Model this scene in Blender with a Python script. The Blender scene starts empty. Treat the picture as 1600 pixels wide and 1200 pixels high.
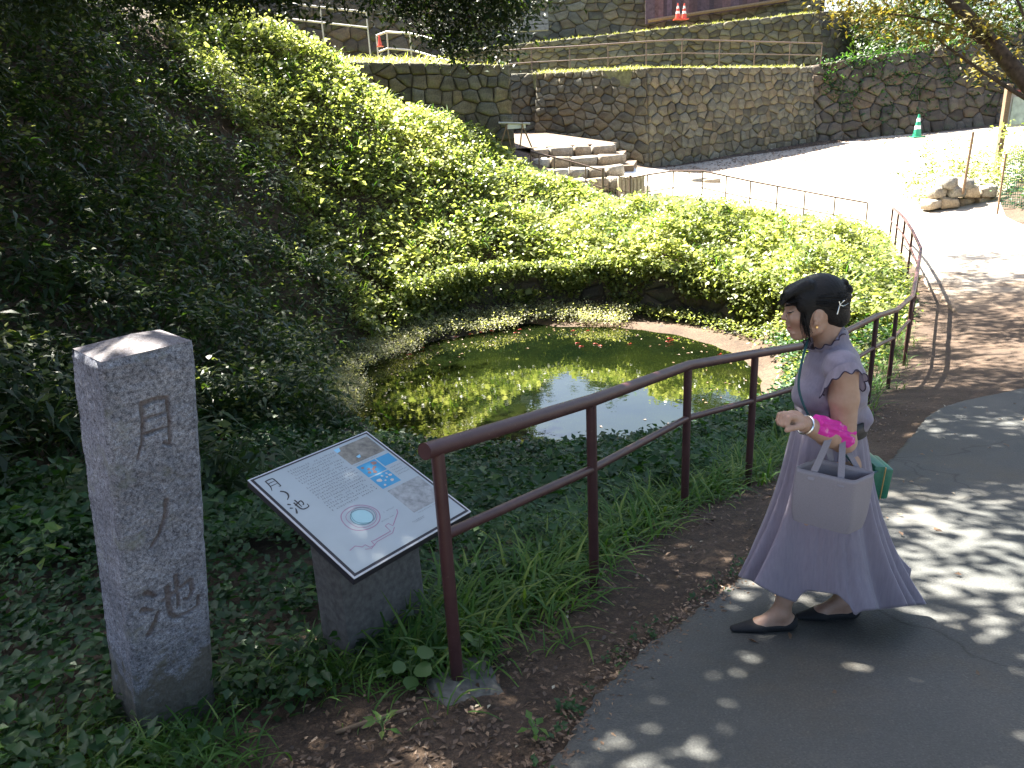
import bpy, bmesh, math, random
import numpy as np
from mathutils import Vector, Matrix

# ------------------------------------------------------------------ camera
scn = bpy.context.scene
PITCH, ROLL, CAMZ = math.radians(19), math.radians(3), 1.75
cF = np.array([0, math.cos(PITCH), -math.sin(PITCH)])
cU0 = np.array([0, math.sin(PITCH), math.cos(PITCH)])
cR0 = np.array([1.0, 0, 0])
cR = cR0 * math.cos(ROLL) - cU0 * math.sin(ROLL)
cU = cU0 * math.cos(ROLL) + cR0 * math.sin(ROLL)
cam_d = bpy.data.cameras.new('camera')
cam_d.sensor_width = 36.0; cam_d.lens = 27.0; cam_d.clip_start = 0.05; cam_d.clip_end = 600
cam = bpy.data.objects.new('camera', cam_d); scn.collection.objects.link(cam)
cam.matrix_world = Matrix(((cR[0], cU[0], -cF[0], 0), (cR[1], cU[1], -cF[1], 0), (cR[2], cU[2], -cF[2], CAMZ), (0, 0, 0, 1)))
scn.camera = cam

# ------------------------------------------------------------------ sky and sun
SUN_AZ, SUN_EL = math.radians(-39), math.radians(57)
to_sun = Vector((math.sin(SUN_AZ) * math.cos(SUN_EL), math.cos(SUN_AZ) * math.cos(SUN_EL), math.sin(SUN_EL)))
world = bpy.data.worlds.new('World'); scn.world = world; world.use_nodes = True
wn = world.node_tree.nodes; wl = world.node_tree.links
sky = wn.new('ShaderNodeTexSky'); sky.sky_type = 'NISHITA'; sky.sun_disc = False
sky.sun_elevation = SUN_EL; sky.sun_rotation = SUN_AZ; sky.air_density = 1.0; sky.dust_density = 2.5; sky.ozone_density = 1.0
wl.new(sky.outputs[0], wn['Background'].inputs[0]); wn['Background'].inputs[1].default_value = 0.05
sun_d = bpy.data.lights.new('sun', 'SUN'); sun_d.energy = 5.0; sun_d.angle = math.radians(0.5); sun_d.color = (1.0, 0.94, 0.84)
sun = bpy.data.objects.new('sun', sun_d); scn.collection.objects.link(sun)
sun.rotation_euler = (-to_sun).to_track_quat('-Z', 'Y').to_euler(); sun.location = (-10, 20, 25)
scn.view_settings.view_transform = 'Standard'; scn.view_settings.look = 'None'
scn.view_settings.exposure = 3.3; scn.view_settings.gamma = 1.0; scn.view_settings.use_curve_mapping = False
scn.cycles.use_denoising = True
scn.cycles.max_bounces = 7; scn.cycles.diffuse_bounces = 3; scn.cycles.glossy_bounces = 3; scn.cycles.transmission_bounces = 3
scn.cycles.caustics_reflective = False; scn.cycles.caustics_refractive = False

RNG = np.random.default_rng(7); random.seed(7)
COL = scn.collection

# a photographed point at a known distance Y in front of the camera -> world
def at(u, v, Y):
    d = cF + cR * (u - 800) / 1200 - cU * (v - 600) / 1200
    return np.array([0, 0, CAMZ]) + d * (Y / d[1])

# ------------------------------------------------------------------ helpers
def link(o, parent=None):
    COL.objects.link(o)
    if parent is not None: o.parent = parent
    return o
def tag(o, label=None, cat=None, group=None, kind=None):
    if label: o['label'] = label
    if cat: o['category'] = cat
    if group: o['group'] = group
    if kind: o['kind'] = kind
    return o
def empty(name, loc=(0, 0, 0)):
    o = bpy.data.objects.new(name, None); o.empty_display_size = 0.1; o.location = loc
    return link(o)
def mesh_np(name, V, F, smooth=False, attr=None):
    """V (n,3); F (m,3) or (m,4) integer array; attr: dict name -> per-vertex float array"""
    me = bpy.data.meshes.new(name)
    V = np.ascontiguousarray(V, dtype=np.float32); F = np.ascontiguousarray(F, dtype=np.int32)
    n, k = F.shape
    me.vertices.add(len(V)); me.vertices.foreach_set('co', V.ravel())
    me.loops.add(n * k); me.loops.foreach_set('vertex_index', F.ravel())
    me.polygons.add(n)
    me.polygons.foreach_set('loop_start', np.arange(0, n * k, k, dtype=np.int32))
    me.polygons.foreach_set('loop_total', np.full(n, k, dtype=np.int32))
    if smooth: me.polygons.foreach_set('use_smooth', np.ones(n, dtype=bool))
    if attr:
        for an, av in attr.items():
            a = me.attributes.new(an, 'FLOAT', 'POINT'); a.data.foreach_set('value', np.ascontiguousarray(av, dtype=np.float32))
    me.update(calc_edges=True); me.validate()
    return me
def obj(name, me, mat, parent=None):
    o = bpy.data.objects.new(name, me)
    if mat is not None and not me.materials: me.materials.append(mat)
    return link(o, parent)
class MB:
    """collects simple shapes into one mesh"""
    def __init__(s): s.v = []; s.f = []
    def add(s, V, F):
        b = len(s.v); s.v += [tuple(map(float, p)) for p in V]; s.f += [tuple(b + i for i in q) for q in F]; return s
    def box(s, c, size, M=None, taper=1.0):
        hx, hy, hz = [a / 2 for a in size]
        P = [(-hx, -hy, -hz), (hx, -hy, -hz), (hx, hy, -hz), (-hx, hy, -hz)]
        P += [(-hx * taper, -hy * taper, hz), (hx * taper, -hy * taper, hz), (hx * taper, hy * taper, hz), (-hx * taper, hy * taper, hz)]
        P = [Vector(p) for p in P]
        if M is not None: P = [M @ p for p in P]
        return s.add([p + Vector(c) for p in P], [(3, 2, 1, 0), (4, 5, 6, 7), (0, 1, 5, 4), (1, 2, 6, 5), (2, 3, 7, 6), (3, 0, 4, 7)])
    def tube(s, pts, rad, n=10, caps=True, flat=None):
        pts = [np.array(p, float) for p in pts]; m = len(pts)
        if np.isscalar(rad): rad = [rad] * m
        V = []; pn = None
        for i, p in enumerate(pts):
            t = pts[min(i + 1, m - 1)] - pts[max(i - 1, 0)]; t /= np.linalg.norm(t) + 1e-12
            if pn is None:
                a = np.array([0, 0, 1.0]) if abs(t[2]) < 0.9 else np.array([1.0, 0, 0])
                pn = np.cross(t, a)
            pn = pn - t * (pn @ t); pn /= np.linalg.norm(pn) + 1e-12; b = np.cross(t, pn)
            for k in range(n):
                a = 2 * math.pi * k / n
                V.append(p + rad[i] * (pn * math.cos(a) + b * math.sin(a) * (flat or 1.0)))
        F = [(i * n + k, i * n + (k + 1) % n, (i + 1) * n + (k + 1) % n, (i + 1) * n + k) for i in range(m - 1) for k in range(n)]
        if caps: F += [tuple(range(n - 1, -1, -1)), tuple(range((m - 1) * n, m * n))]
        return s.add(V, F)
    def lathe(s, prof, n=16, c=(0, 0, 0)):
        V = []; m = len(prof)
        for r, z in prof:
            for k in range(n):
                a = 2 * math.pi * k / n; V.append((c[0] + r * math.cos(a), c[1] + r * math.sin(a), c[2] + z))
        F = [(i * n + k, i * n + (k + 1) % n, (i + 1) * n + (k + 1) % n, (i + 1) * n + k) for i in range(m - 1) for k in range(n)]
        F += [tuple(range(n - 1, -1, -1)), tuple(range((m - 1) * n, m * n))]
        return s.add(V, F)
    def build(s, name, mat, parent=None, smooth=False, bevel=0):
        me = bpy.data.meshes.new(name); me.from_pydata(s.v, [], s.f); me.update()
        if bevel:
            bm = bmesh.new(); bm.from_mesh(me)
            bmesh.ops.bevel(bm, geom=list(bm.edges), offset=bevel, segments=2, affect='EDGES', profile=0.6)
            bm.to_mesh(me); bm.free()
        if smooth:
            for p in me.polygons: p.use_smooth = True
            try: me.set_sharp_from_angle(angle=math.radians(40))
            except Exception: pass
        return obj(name, me, mat, parent)

# ------------------------------------------------------------------ materials
def new_mat(name):
    m = bpy.data.materials.new(name); m.use_nodes = True
    return m, m.node_tree.nodes, m.node_tree.links, m.node_tree.nodes['Principled BSDF']
def ramp(nodes, stops):
    r = nodes.new('ShaderNodeValToRGB'); e = r.color_ramp.elements
    while len(e) < len(stops): e.new(0.5)
    for el, (p, c) in zip(e, stops): el.position = p; el.color = (*c, 1)
    return r
def noise(nodes, links, scale, detail=4, rough=0.55, coord='Object', vec=None):
    n = nodes.new('ShaderNodeTexNoise'); n.inputs['Scale'].default_value = scale
    n.inputs['Detail'].default_value = detail; n.inputs['Roughness'].default_value = rough
    if vec is None:
        tc = nodes.new('ShaderNodeTexCoord'); vec = tc.outputs[coord]
    links.new(vec, n.inputs['Vector']); return n
def mixc(nodes, links, fac, a, b, mode='MIX'):
    m = nodes.new('ShaderNodeMix'); m.data_type = 'RGBA'; m.blend_type = mode
    for s, i in ((fac, 0), (a, 6), (b, 7)):
        if hasattr(s, 'links'): links.new(s, m.inputs[i])
        elif i == 0: m.inputs[0].default_value = s
        else: m.inputs[i].default_value = (*s, 1)
    return m.outputs[2]
def bump(nodes, links, h, strength, dist, bsdf):
    b = nodes.new('ShaderNodeBump'); b.inputs['Strength'].default_value = strength; b.inputs['Distance'].default_value = dist
    links.new(h, b.inputs['Height']); links.new(b.outputs[0], bsdf.inputs['Normal'])
def simple(name, col, rough=0.6, nscale=0, var=0.25, metallic=0.0, bmp=0.0):
    m, n, l, b = new_mat(name)
    b.inputs['Roughness'].default_value = rough; b.inputs['Metallic'].default_value = metallic
    if nscale:
        t = noise(n, l, nscale)
        r = ramp(n, [(0.3, tuple(c * (1 - var) for c in col)), (0.7, tuple(min(1, c * (1 + var)) for c in col))])
        l.new(t.outputs[0], r.inputs[0]); l.new(r.outputs[0], b.inputs['Base Color'])
        if bmp: bump(n, l, t.outputs[0], 0.6, bmp, b)
    else: b.inputs['Base Color'].default_value = (*col, 1)
    return m
def leaf_mat(name, stops, transl=0.4, rough=0.5, tcol=None):
    """leaf colour from the per-vertex attribute 'tone'; thin leaves let light through"""
    m, n, l, b = new_mat(name)
    a = n.new('ShaderNodeAttribute'); a.attribute_name = 'tone'
    r = ramp(n, stops); l.new(a.outputs['Fac'], r.inputs[0])
    l.new(r.outputs[0], b.inputs['Base Color']); b.inputs['Roughness'].default_value = rough
    b.inputs['Specular IOR Level'].default_value = 0.5
    t = n.new('ShaderNodeBsdfTranslucent')
    g = mixc(n, l, 1.0, r.outputs[0], tcol or (1.5, 1.6, 0.55), 'MULTIPLY'); l.new(g, t.inputs['Color'])
    mx = n.new('ShaderNodeMixShader'); mx.inputs[0].default_value = transl
    l.new(b.outputs[0], mx.inputs[1]); l.new(t.outputs[0], mx.inputs[2])
    l.new(mx.outputs[0], n['Material Output'].inputs['Surface'])
    return m
def stone_mat(name, c0, c1, c2, scale=3.0, moss=None, rnd=0.5):
    m, n, l, b = new_mat(name)
    oi = n.new('ShaderNodeObjectInfo'); tc = n.new('ShaderNodeTexCoord')
    ad = n.new('ShaderNodeVectorMath'); ad.operation = 'ADD'; l.new(tc.outputs['Object'], ad.inputs[0]); l.new(oi.outputs['Random'], ad.inputs[1])
    t = noise(n, l, scale, 8, 0.65, vec=tc.outputs['Object'])
    t2 = noise(n, l, scale * 9, 4, 0.6, vec=tc.outputs['Object'])
    r = ramp(n, [(0.25, c0), (0.5, c1), (0.78, c2)]); l.new(t.outputs[0], r.inputs[0])
    v = n.new('ShaderNodeMapRange'); v.inputs[3].default_value = 1 - rnd; v.inputs[4].default_value = 1 + rnd * 0.6
    l.new(oi.outputs['Random'], v.inputs[0])
    c = mixc(n, l, 1.0, r.outputs[0], (1, 1, 1), 'MULTIPLY')
    mm = n.new('ShaderNodeVectorMath'); mm.operation = 'SCALE'; l.new(c, mm.inputs[0]); l.new(v.outputs[0], mm.inputs['Scale'])
    hr = n.new('ShaderNodeMath'); hr.operation = 'FRACT'; hm = n.new('ShaderNodeMath'); hm.operation = 'MULTIPLY'; hm.inputs[1].default_value = 17.3; l.new(oi.outputs['Random'], hm.inputs[0]); l.new(hm.outputs[0], hr.inputs[0])
    hc = ramp(n, [(0.0, (1.15, 1.0, 0.82)), (0.5, (1, 1, 1)), (1.0, (0.9, 0.97, 1.06))]); l.new(hr.outputs[0], hc.inputs[0])
    out = mixc(n, l, 1.0, mm.outputs[0], hc.outputs[0], 'MULTIPLY')
    r2 = ramp(n, [(0.35, (0.55, 0.55, 0.55)), (0.65, (1.25, 1.25, 1.25))]); l.new(t2.outputs[0], r2.inputs[0])
    out = mixc(n, l, 0.7, out, r2.outputs[0], 'MULTIPLY')
    if moss:
        t3 = noise(n, l, scale * 0.6, 5, 0.6, vec=tc.outputs['Object'])
        r3 = ramp(n, [(0.52, (0, 0, 0)), (0.66, (0.75, 0.75, 0.75))]); l.new(t3.outputs[0], r3.inputs[0])
        out = mixc(n, l, r3.outputs[0], out, moss)
    l.new(out, b.inputs['Base Color']); b.inputs['Roughness'].default_value = 0.85
    bump(n, l, t2.outputs[0], 0.7, 0.02, b)
    return m

M = {}
M['stone'] = stone_mat('wall_stone', (0.055, 0.047, 0.03), (0.13, 0.112, 0.072), (0.245, 0.215, 0.15), 2.6, moss=(0.11, 0.11, 0.045))
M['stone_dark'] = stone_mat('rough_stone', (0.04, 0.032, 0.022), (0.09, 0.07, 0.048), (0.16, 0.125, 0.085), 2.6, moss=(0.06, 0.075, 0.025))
M['joint'] = simple('wall_joint_earth', (0.075, 0.06, 0.042), 0.95, 6, 0.4)
M['step'] = stone_mat('step_stone', (0.2, 0.17, 0.13), (0.32, 0.28, 0.22), (0.42, 0.38, 0.31), 2.5, rnd=0.3)
m, n, l, b = new_mat('red_brown_paint'); t = noise(n, l, 9, 6, .7); t2 = noise(n, l, 60, 4, .7)
r = ramp(n, [(.3, (.05, .018, .019)), (.65, (.072, .03, .029)), (.74, (.11, .062, .05))]); l.new(t.outputs[0], r.inputs[0]); r2 = ramp(n, [(.66, (0, 0, 0)), (.72, (1, 1, 1))]); l.new(t2.outputs[0], r2.inputs[0])
l.new(mixc(n, l, r2.outputs[0], r.outputs[0], (.16, .11, .085)), b.inputs['Base Color']); b.inputs['Roughness'].default_value = .42; bump(n, l, t2.outputs[0], .4, .0012, b)
M['rail'] = m
M['far_rail'] = simple('weathered_brown_paint', (0.13, 0.085, 0.065), 0.5, 20, 0.2)
M['pale_rail'] = simple('pale_grey_rail', (0.42, 0.40, 0.37), 0.5, 20, 0.15)
M['concrete'] = simple('concrete', (0.11, 0.105, 0.09), 0.9, 30, 0.35, bmp=0.004)
M['wood'] = simple('weathered_wood', (0.20, 0.13, 0.075), 0.8, 25, 0.35, bmp=0.003)
M['flare_wood'] = stone_mat('flare_tinted_wood', (0.05, 0.03, 0.042), (0.09, 0.055, 0.075), (0.14, 0.09, 0.12), 6, rnd=.5)  # brown boards with the purple of lens flare put into their colour
M['bark'] = simple('tree_bark', (0.10, 0.07, 0.045), 0.95, 14, 0.5, bmp=0.015)
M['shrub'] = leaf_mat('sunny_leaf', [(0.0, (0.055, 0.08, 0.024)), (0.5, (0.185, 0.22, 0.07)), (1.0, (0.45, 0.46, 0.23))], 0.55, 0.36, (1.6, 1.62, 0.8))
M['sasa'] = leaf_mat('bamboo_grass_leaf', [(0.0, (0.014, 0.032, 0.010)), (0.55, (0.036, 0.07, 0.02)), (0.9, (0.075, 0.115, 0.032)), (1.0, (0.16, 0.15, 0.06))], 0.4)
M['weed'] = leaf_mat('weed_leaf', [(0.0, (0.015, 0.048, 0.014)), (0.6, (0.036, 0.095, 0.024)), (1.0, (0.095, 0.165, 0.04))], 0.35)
M['grass'] = leaf_mat('grass_blade', [(0.0, (0.032, 0.09, 0.014)), (0.6, (0.07, 0.165, 0.024)), (1.0, (0.19, 0.26, 0.055))], 0.45)
M['dry_grass'] = leaf_mat('dry_grass_blade', [(0.0, (0.14, 0.17, 0.05)), (0.6, (0.28, 0.28, 0.11)), (1.0, (0.4, 0.36, 0.18))], 0.4)
M['shore'] = leaf_mat('shore_plant_leaf', [(0.0, (0.12, 0.14, 0.07)), (0.5, (0.3, 0.3, 0.18)), (1.0, (0.52, 0.48, 0.34))], 0.45)
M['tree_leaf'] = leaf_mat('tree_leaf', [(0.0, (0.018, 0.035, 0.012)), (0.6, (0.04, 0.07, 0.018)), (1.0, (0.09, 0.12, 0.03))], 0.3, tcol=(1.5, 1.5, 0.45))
M['tree_leaf_y'] = leaf_mat('yellowing_leaf', [(0.0, (0.07, 0.08, 0.02)), (0.6, (0.15, 0.14, 0.035)), (1.0, (0.28, 0.23, 0.07))], 0.4, tcol=(1.5, 1.3, 0.5))
M['litter'] = leaf_mat('fallen_leaf', [(0.0, (0.06, 0.035, 0.02)), (0.6, (0.17, 0.105, 0.06)), (0.9, (0.3, 0.2, 0.12)), (1.0, (0.4, 0.36, 0.26))], 0.1, tcol=(1.2, 1, .8))

# ------------------------------------------------------------------ terrain
PC = np.array([0.8, 12.0])           # pond centre
ctl = [(-40, -40, .8), (0, -40, .5), (40, -40, .5), (0, -6, .9), (0, -1, .45), (4, -1, .45), (8, 0, .5), (-3, -1, .5), (3, 3, -.3), (6, 3, -.2), (9, 3, 0.1),
 (0, 0, .3), (-2, 1, .15), (-1.2, 2, -.1), (0, 2, -.1), (1.5, 2.5, -.2), (-.25, 2.26, -.15), (.33, 3.04, -.31), (.99, 4.08, -.52), (1.55, 4.64, -.65), (3.52, 7.1, -1.12), (4.27, 8.18, -1.36),
 (5.17, 9.56, -1.56), (5, 6.5, -1.0), (7, 8, -1.2), (7.1, 13, -1.6), (9, 12, -1.45), (12, 12, -1.1), (9.5, 19, -1.68), (9.35, 20, -1.62), (7.4, 21, -1.25), (5.2, 22, -.85), (3.6, 22, -.78), (2.8, 22, -.6), (1.6, 22, -.25), (.86, 22, 0.05),
 (5.5, 29.4, -.2), (9, 32, 0), (13.5, 35, .2), (20, 38, .4), (26, 38, .6), (12, 25, -1.1), (16, 28, -.5), (20, 30, -.1), (13, 20, -1.3), (16, 20, -.6), (8, 26, -.7), (22, 22, .3), (16, 14, -.2), (14, 7, .3), (26, 30, .4),
 # near bank down to the pond
 (-.6, 2.8, -.28), (-.7, 4, -.62), (0, 4.5, -.85), (0, 6, -1.4), (1.6, 6, -1.15), (2.6, 7.5, -1.5), (.7, 8.6, -2.2), (-1, 8.4, -2.15), (2.6, 9.2, -2.15), (3.7, 10.2, -2.1), (4.3, 11.2, -2.0), (5.2, 11.4, -1.75), (5.6, 13, -1.6), (-1.2, 6, -1.4),
 # left flat and bank
 (-2, 2.2, -.1), (-3, 3, -.15), (-5, 3, .5), (-7, 3, 1.6), (-2.5, 4.2, -.55), (-4, 5, -.6), (-3, 6, -1.15), (-2, 7, -1.6), (-4.4, 7, -.9), (-2.7, 9, -1.95), (-3.3, 11, -2.1), (-3.2, 12.5, -2.1), (-2.5, 14.4, -2.1), (-1.2, 15.6, -2.1), (.3, 16.2, -2.1),
 (-4.6, 10.8, -.5), (-6.6, 11, 2.0), (-9, 11.5, 4.4), (-5.6, 7, .6), (-8, 7, 3.2), (-12, 7, 5), (-4.6, 13.4, -.2), (-6, 15, 2.0), (-8, 16.5, 4.2), (-12, 14, 6.2), (-4, 19.8, 3.2), (-2.7, 19.8, 1.95), (-1.3, 20, 1.15), (.8, 20.4, .15), (2.3, 20.8, -.45),
 (-6, 19.5, 4.0), (-3.4, 16.2, .1), (-2.1, 17.8, .3), (-.6, 17.8, -.6), (1.2, 18, -1.1), (3, 18, -1.2), (5, 17, -1.25), (6.4, 15, -1.45), (2.5, 16.6, -1.35), (4.6, 14.8, -1.4), (5.6, 18.6, -1.3), (7.6, 17, -1.5), (4, 20, -.95),
 (-1, 22, 1.35), (-3, 22, 2.0), (-8, 22, 4.2), (-20, 15, 8), (-20, 30, 7), (-40, 20, 9), (60, 20, 2), (0, 60, 3), (-40, 70, 6), (40, 70, 4), (0, 150, 3), (-150, 40, 5), (150, 40, 3), (0, -150, 0), (1.5, 27, .6), (1, 31, 1.0)]
ctl = np.array(ctl, float)
def _k(P, Q): return np.sqrt(((P[:, None, :] - Q[None, :, :]) ** 2).sum(-1) + 0.09)
_n = len(ctl); _A = np.zeros((_n + 1, _n + 1)); _A[:_n, :_n] = -_k(ctl[:, :2], ctl[:, :2]) - 0.02 * -np.eye(_n) * 0
_A[:_n, _n] = 1; _A[_n, :_n] = 1
_w = np.linalg.solve(_A, np.append(ctl[:, 2], 0))
def pond_wall_sector(X, Y):
    a = np.degrees(np.arctan2(Y - PC[1], X - PC[0]))
    return (a > 12) & (a < 128)
def zg(X, Y, bowl=True):
    X = np.atleast_1d(np.asarray(X, float)); Y = np.atleast_1d(np.asarray(Y, float)); sh = X.shape
    P = np.stack([X.ravel(), Y.ravel()], 1); z = np.empty(len(P))
    for i in range(0, len(P), 20000):
        z[i:i + 20000] = -_k(P[i:i + 20000], ctl[:, :2]) @ _w[:_n] + _w[_n]
    z = z.reshape(sh)
    if bowl:
        r = np.hypot(X - PC[0], Y - PC[1])
        sec = pond_wall_sector(X, Y) & (r < 4.3)
        z = np.where(sec, np.minimum(z, -2.22 - 0.05 * (4.3 - r)), z)
        t = np.clip((3.9 - r) / 0.7, 0, 1)
        z = z * (1 - t) + np.minimum(z, -2.24 - 0.22 * (3.45 - r)) * t
    return z
def z1(x, y): return float(zg(x, y)[0])

def axis(lo, hi, f0, f1, step, grow=1.16):
    a = list(np.arange(f0, f1 + 1e-6, step)); s = step
    while a[-1] < hi: s = min(s * grow, 12); a.append(a[-1] + s)
    s = step
    while a[0] > lo: s = min(s * grow, 12); a.insert(0, a[0] - s)
    return np.array(a)
gx = axis(-220, 220, -6, 8, 0.11); gy = axis(-160, 300, 0.5, 21, 0.11)
GX, GY = np.meshgrid(gx, gy, indexing='ij'); GZ = zg(GX, GY)
near = np.exp(-((GX / 9) ** 2 + ((GY - 8) / 12) ** 2))
GZ = GZ + near * 0.012 * np.sin(GX * 7.1 + np.sin(GY * 5)) * np.sin(GY * 6.3 + GX * 2)
nx, ny = len(gx), len(gy); I = np.arange(nx * ny).reshape(nx, ny)
gF = np.stack([I[:-1, :-1], I[1:, :-1], I[1:, 1:], I[:-1, 1:]], -1).reshape(-1, 4)

m, n, l, b = new_mat('earth')
t1 = noise(n, l, 1.3, 6, 0.6); t2 = noise(n, l, 22, 6, 0.7); t3 = noise(n, l, 90, 3, 0.7)
r1 = ramp(n, [(0.3, (0.045, 0.03, 0.019)), (0.55, (0.085, 0.058, 0.037)), (0.8, (0.14, 0.10, 0.068))]); l.new(t1.outputs[0], r1.inputs[0])
r2 = ramp(n, [(0.35, (0.55, 0.52, 0.5)), (0.7, (1.35, 1.3, 1.25))]); l.new(t2.outputs[0], r2.inputs[0])
r3 = ramp(n, [(0.42, (0.6, 0.58, 0.55)), (0.6, (1.05, 1.0, 1.0)), (0.72, (2.3, 2.2, 2.1))]); l.new(t3.outputs[0], r3.inputs[0])
c = mixc(n, l, 1.0, r1.outputs[0], r2.outputs[0], 'MULTIPLY'); c = mixc(n, l, 0.8, c, r3.outputs[0], 'MULTIPLY')
l.new(c, b.inputs['Base Color']); b.inputs['Roughness'].default_value = 0.95
bump(n, l, t3.outputs[0], 0.8, 0.012, b)
M['earth'] = m
tag(obj('ground', mesh_np('ground', np.stack([GX, GY, GZ], -1).reshape(-1, 3), gF, True), M['earth']), kind='structure')

def ribbon(name, Lp, Rp, mat, lift, nu=24, nv=90, jag=0.0, edge=0.05):
    Lp = np.array(Lp, float); Rp = np.array(Rp, float)
    for _ in range(3):
        Lp = np.vstack([Lp[:1], np.stack([Lp[:-1] * .75 + Lp[1:] * .25, Lp[:-1] * .25 + Lp[1:] * .75], 1).reshape(-1, 2), Lp[-1:]])
    def res(P):
        d = np.append(0, np.cumsum(np.hypot(*np.diff(P, axis=0).T))); s = np.linspace(0, d[-1], nv)
        return np.stack([np.interp(s, d, P[:, 0]), np.interp(s, d, P[:, 1])], 1)
    A, B = res(Lp), res(Rp)
    jl = sum(np.sin(np.arange(nv) * f + p) for f, p in ((.57, 0), (.27, 1), (.11, 2), (1.3, .5), (2.3, 1.4))) * jag
    nrm = (B - A) / np.linalg.norm(B - A, axis=1, keepdims=True); A = A + nrm * jl[:, None]
    t = np.linspace(0, 1, nu) ** 1.5
    X = A[:, None, :] * (1 - t[None, :, None]) + B[:, None, :] * t[None, :, None]
    Z = zg(X[..., 0], X[..., 1], False) + lift
    V = np.concatenate([X, Z[..., None]], -1); V[:, 0, 2] -= edge; V[0, :, 2] -= .07; V[-1, :, 2] -= .07
    J = np.arange(nv * nu).reshape(nv, nu)
    F = np.stack([J[:-1, :-1], J[:-1, 1:], J[1:, 1:], J[1:, :-1]], -1).reshape(-1, 4)
    return tag(obj(name, mesh_np(name, V.reshape(-1, 3), F, True), mat), kind='structure')

m, n, l, b = new_mat('asphalt')
t1 = noise(n, l, 1.1, 5, 0.6); t2 = noise(n, l, 130, 3, 0.75); vo = n.new('ShaderNodeTexVoronoi'); vo.inputs['Scale'].default_value = 110
tc = n.new('ShaderNodeTexCoord'); l.new(tc.outputs['Object'], vo.inputs['Vector'])
r1 = ramp(n, [(0.3, (0.052, 0.056, 0.054)), (0.5, (0.07, 0.072, 0.068)), (0.72, (0.096, 0.092, 0.082))]); l.new(t1.outputs[0], r1.inputs[0])
r2 = ramp(n, [(0.35, (0.7, 0.7, 0.7)), (0.6, (1.05, 1.05, 1.05)), (0.74, (1.9, 1.85, 1.75))]); l.new(t2.outputs[0], r2.inputs[0])
c = mixc(n, l, 0.85, r1.outputs[0], r2.outputs[0], 'MULTIPLY')
vr = ramp(n, [(0.0, (1.25, 1.25, 1.22)), (0.5, (0.9, 0.9, 0.9))]); l.new(vo.outputs['Distance'], vr.inputs[0])
c = mixc(n, l, 0.6, c, vr.outputs[0], 'MULTIPLY')
cw_ = n.new('ShaderNodeTexNoise'); cw_.inputs['Scale'].default_value = 2.5; l.new(tc.outputs['Object'], cw_.inputs['Vector']); va = n.new('ShaderNodeVectorMath'); va.operation = 'MULTIPLY_ADD'; va.inputs[1].default_value = (.5, .5, .5); l.new(cw_.outputs['Color'], va.inputs[0]); l.new(tc.outputs['Object'], va.inputs[2])
ve = n.new('ShaderNodeTexVoronoi'); ve.feature = 'DISTANCE_TO_EDGE'; ve.inputs['Scale'].default_value = .55; l.new(va.outputs[0], ve.inputs['Vector']); ce = ramp(n, [(0.0, (.45, .43, .4)), (0.006, (1, 1, 1))]); l.new(ve.outputs['Distance'], ce.inputs[0]); c = mixc(n, l, .8, c, ce.outputs[0], 'MULTIPLY')
t5 = noise(n, l, .5, 7, .75); r5 = ramp(n, [(.5, (1, 1, 1)), (.68, (1.15, .98, .78))]); l.new(t5.outputs[0], r5.inputs[0]); c = mixc(n, l, 1.0, c, r5.outputs[0], 'MULTIPLY')
l.new(c, b.inputs['Base Color']); b.inputs['Roughness'].default_value = 0.82; bump(n, l, vo.outputs['Distance'], 0.5, 0.004, b)
M['asphalt'] = m
ribbon('path', [(-1.1, -3), (-.45, .6), (.0, 1.70), (.17, 2.05), (.36, 2.33), (.62, 2.62), (1.02, 3.05), (1.6, 3.7), (2.25, 4.45), (3.05, 5.5), (3.8, 6.5), (4.5, 7.0), (5.2, 7.35)],
       [(7, -3), (7, 0), (7, 1), (7, 2), (7, 3), (7, 3.6), (7, 4), (7, 4.8), (7, 5.5), (7, 6), (7, 6.8), (7, 7.4), (7.2, 7.9)], M['asphalt'], 0.02, 40, 700, 0.005, 0.05)

m, n, l, b = new_mat('pale_paving')
t1 = noise(n, l, 0.5, 6, 0.6); t2 = noise(n, l, 14, 5, 0.7)
r1 = ramp(n, [(0.3, (0.24, 0.21, 0.17)), (0.7, (0.36, 0.32, 0.27))]); l.new(t1.outputs[0], r1.inputs[0])
r2 = ramp(n, [(0.35, (0.75, 0.74, 0.72)), (0.7, (1.15, 1.15, 1.15))]); l.new(t2.outputs[0], r2.inputs[0])
c = mixc(n, l, 1.0, r1.outputs[0], r2.outputs[0], 'MULTIPLY')
sep = n.new('ShaderNodeSeparateXYZ'); tcp = n.new('ShaderNodeTexCoord'); l.new(tcp.outputs['Object'], sep.inputs[0]); t4 = noise(n, l, 1.1, 6, 0.65)     # trodden earth spread over the near end
ma = n.new('ShaderNodeMath'); ma.operation = 'MULTIPLY_ADD'; l.new(t4.outputs[0], ma.inputs[0]); ma.inputs[1].default_value = -7.0; l.new(sep.outputs['Y'], ma.inputs[2])
mr = n.new('ShaderNodeMapRange'); l.new(ma.outputs[0], mr.inputs[0]); mr.inputs[1].default_value = 9.6; mr.inputs[2].default_value = 11.4
c = mixc(n, l, mr.outputs[0], (0.10, 0.07, 0.046), c)
l.new(c, b.inputs['Base Color']); b.inputs['Roughness'].default_value = 0.9
bump(n, l, t2.outputs[0], 0.4, 0.02, b)
M['paving'] = m
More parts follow.
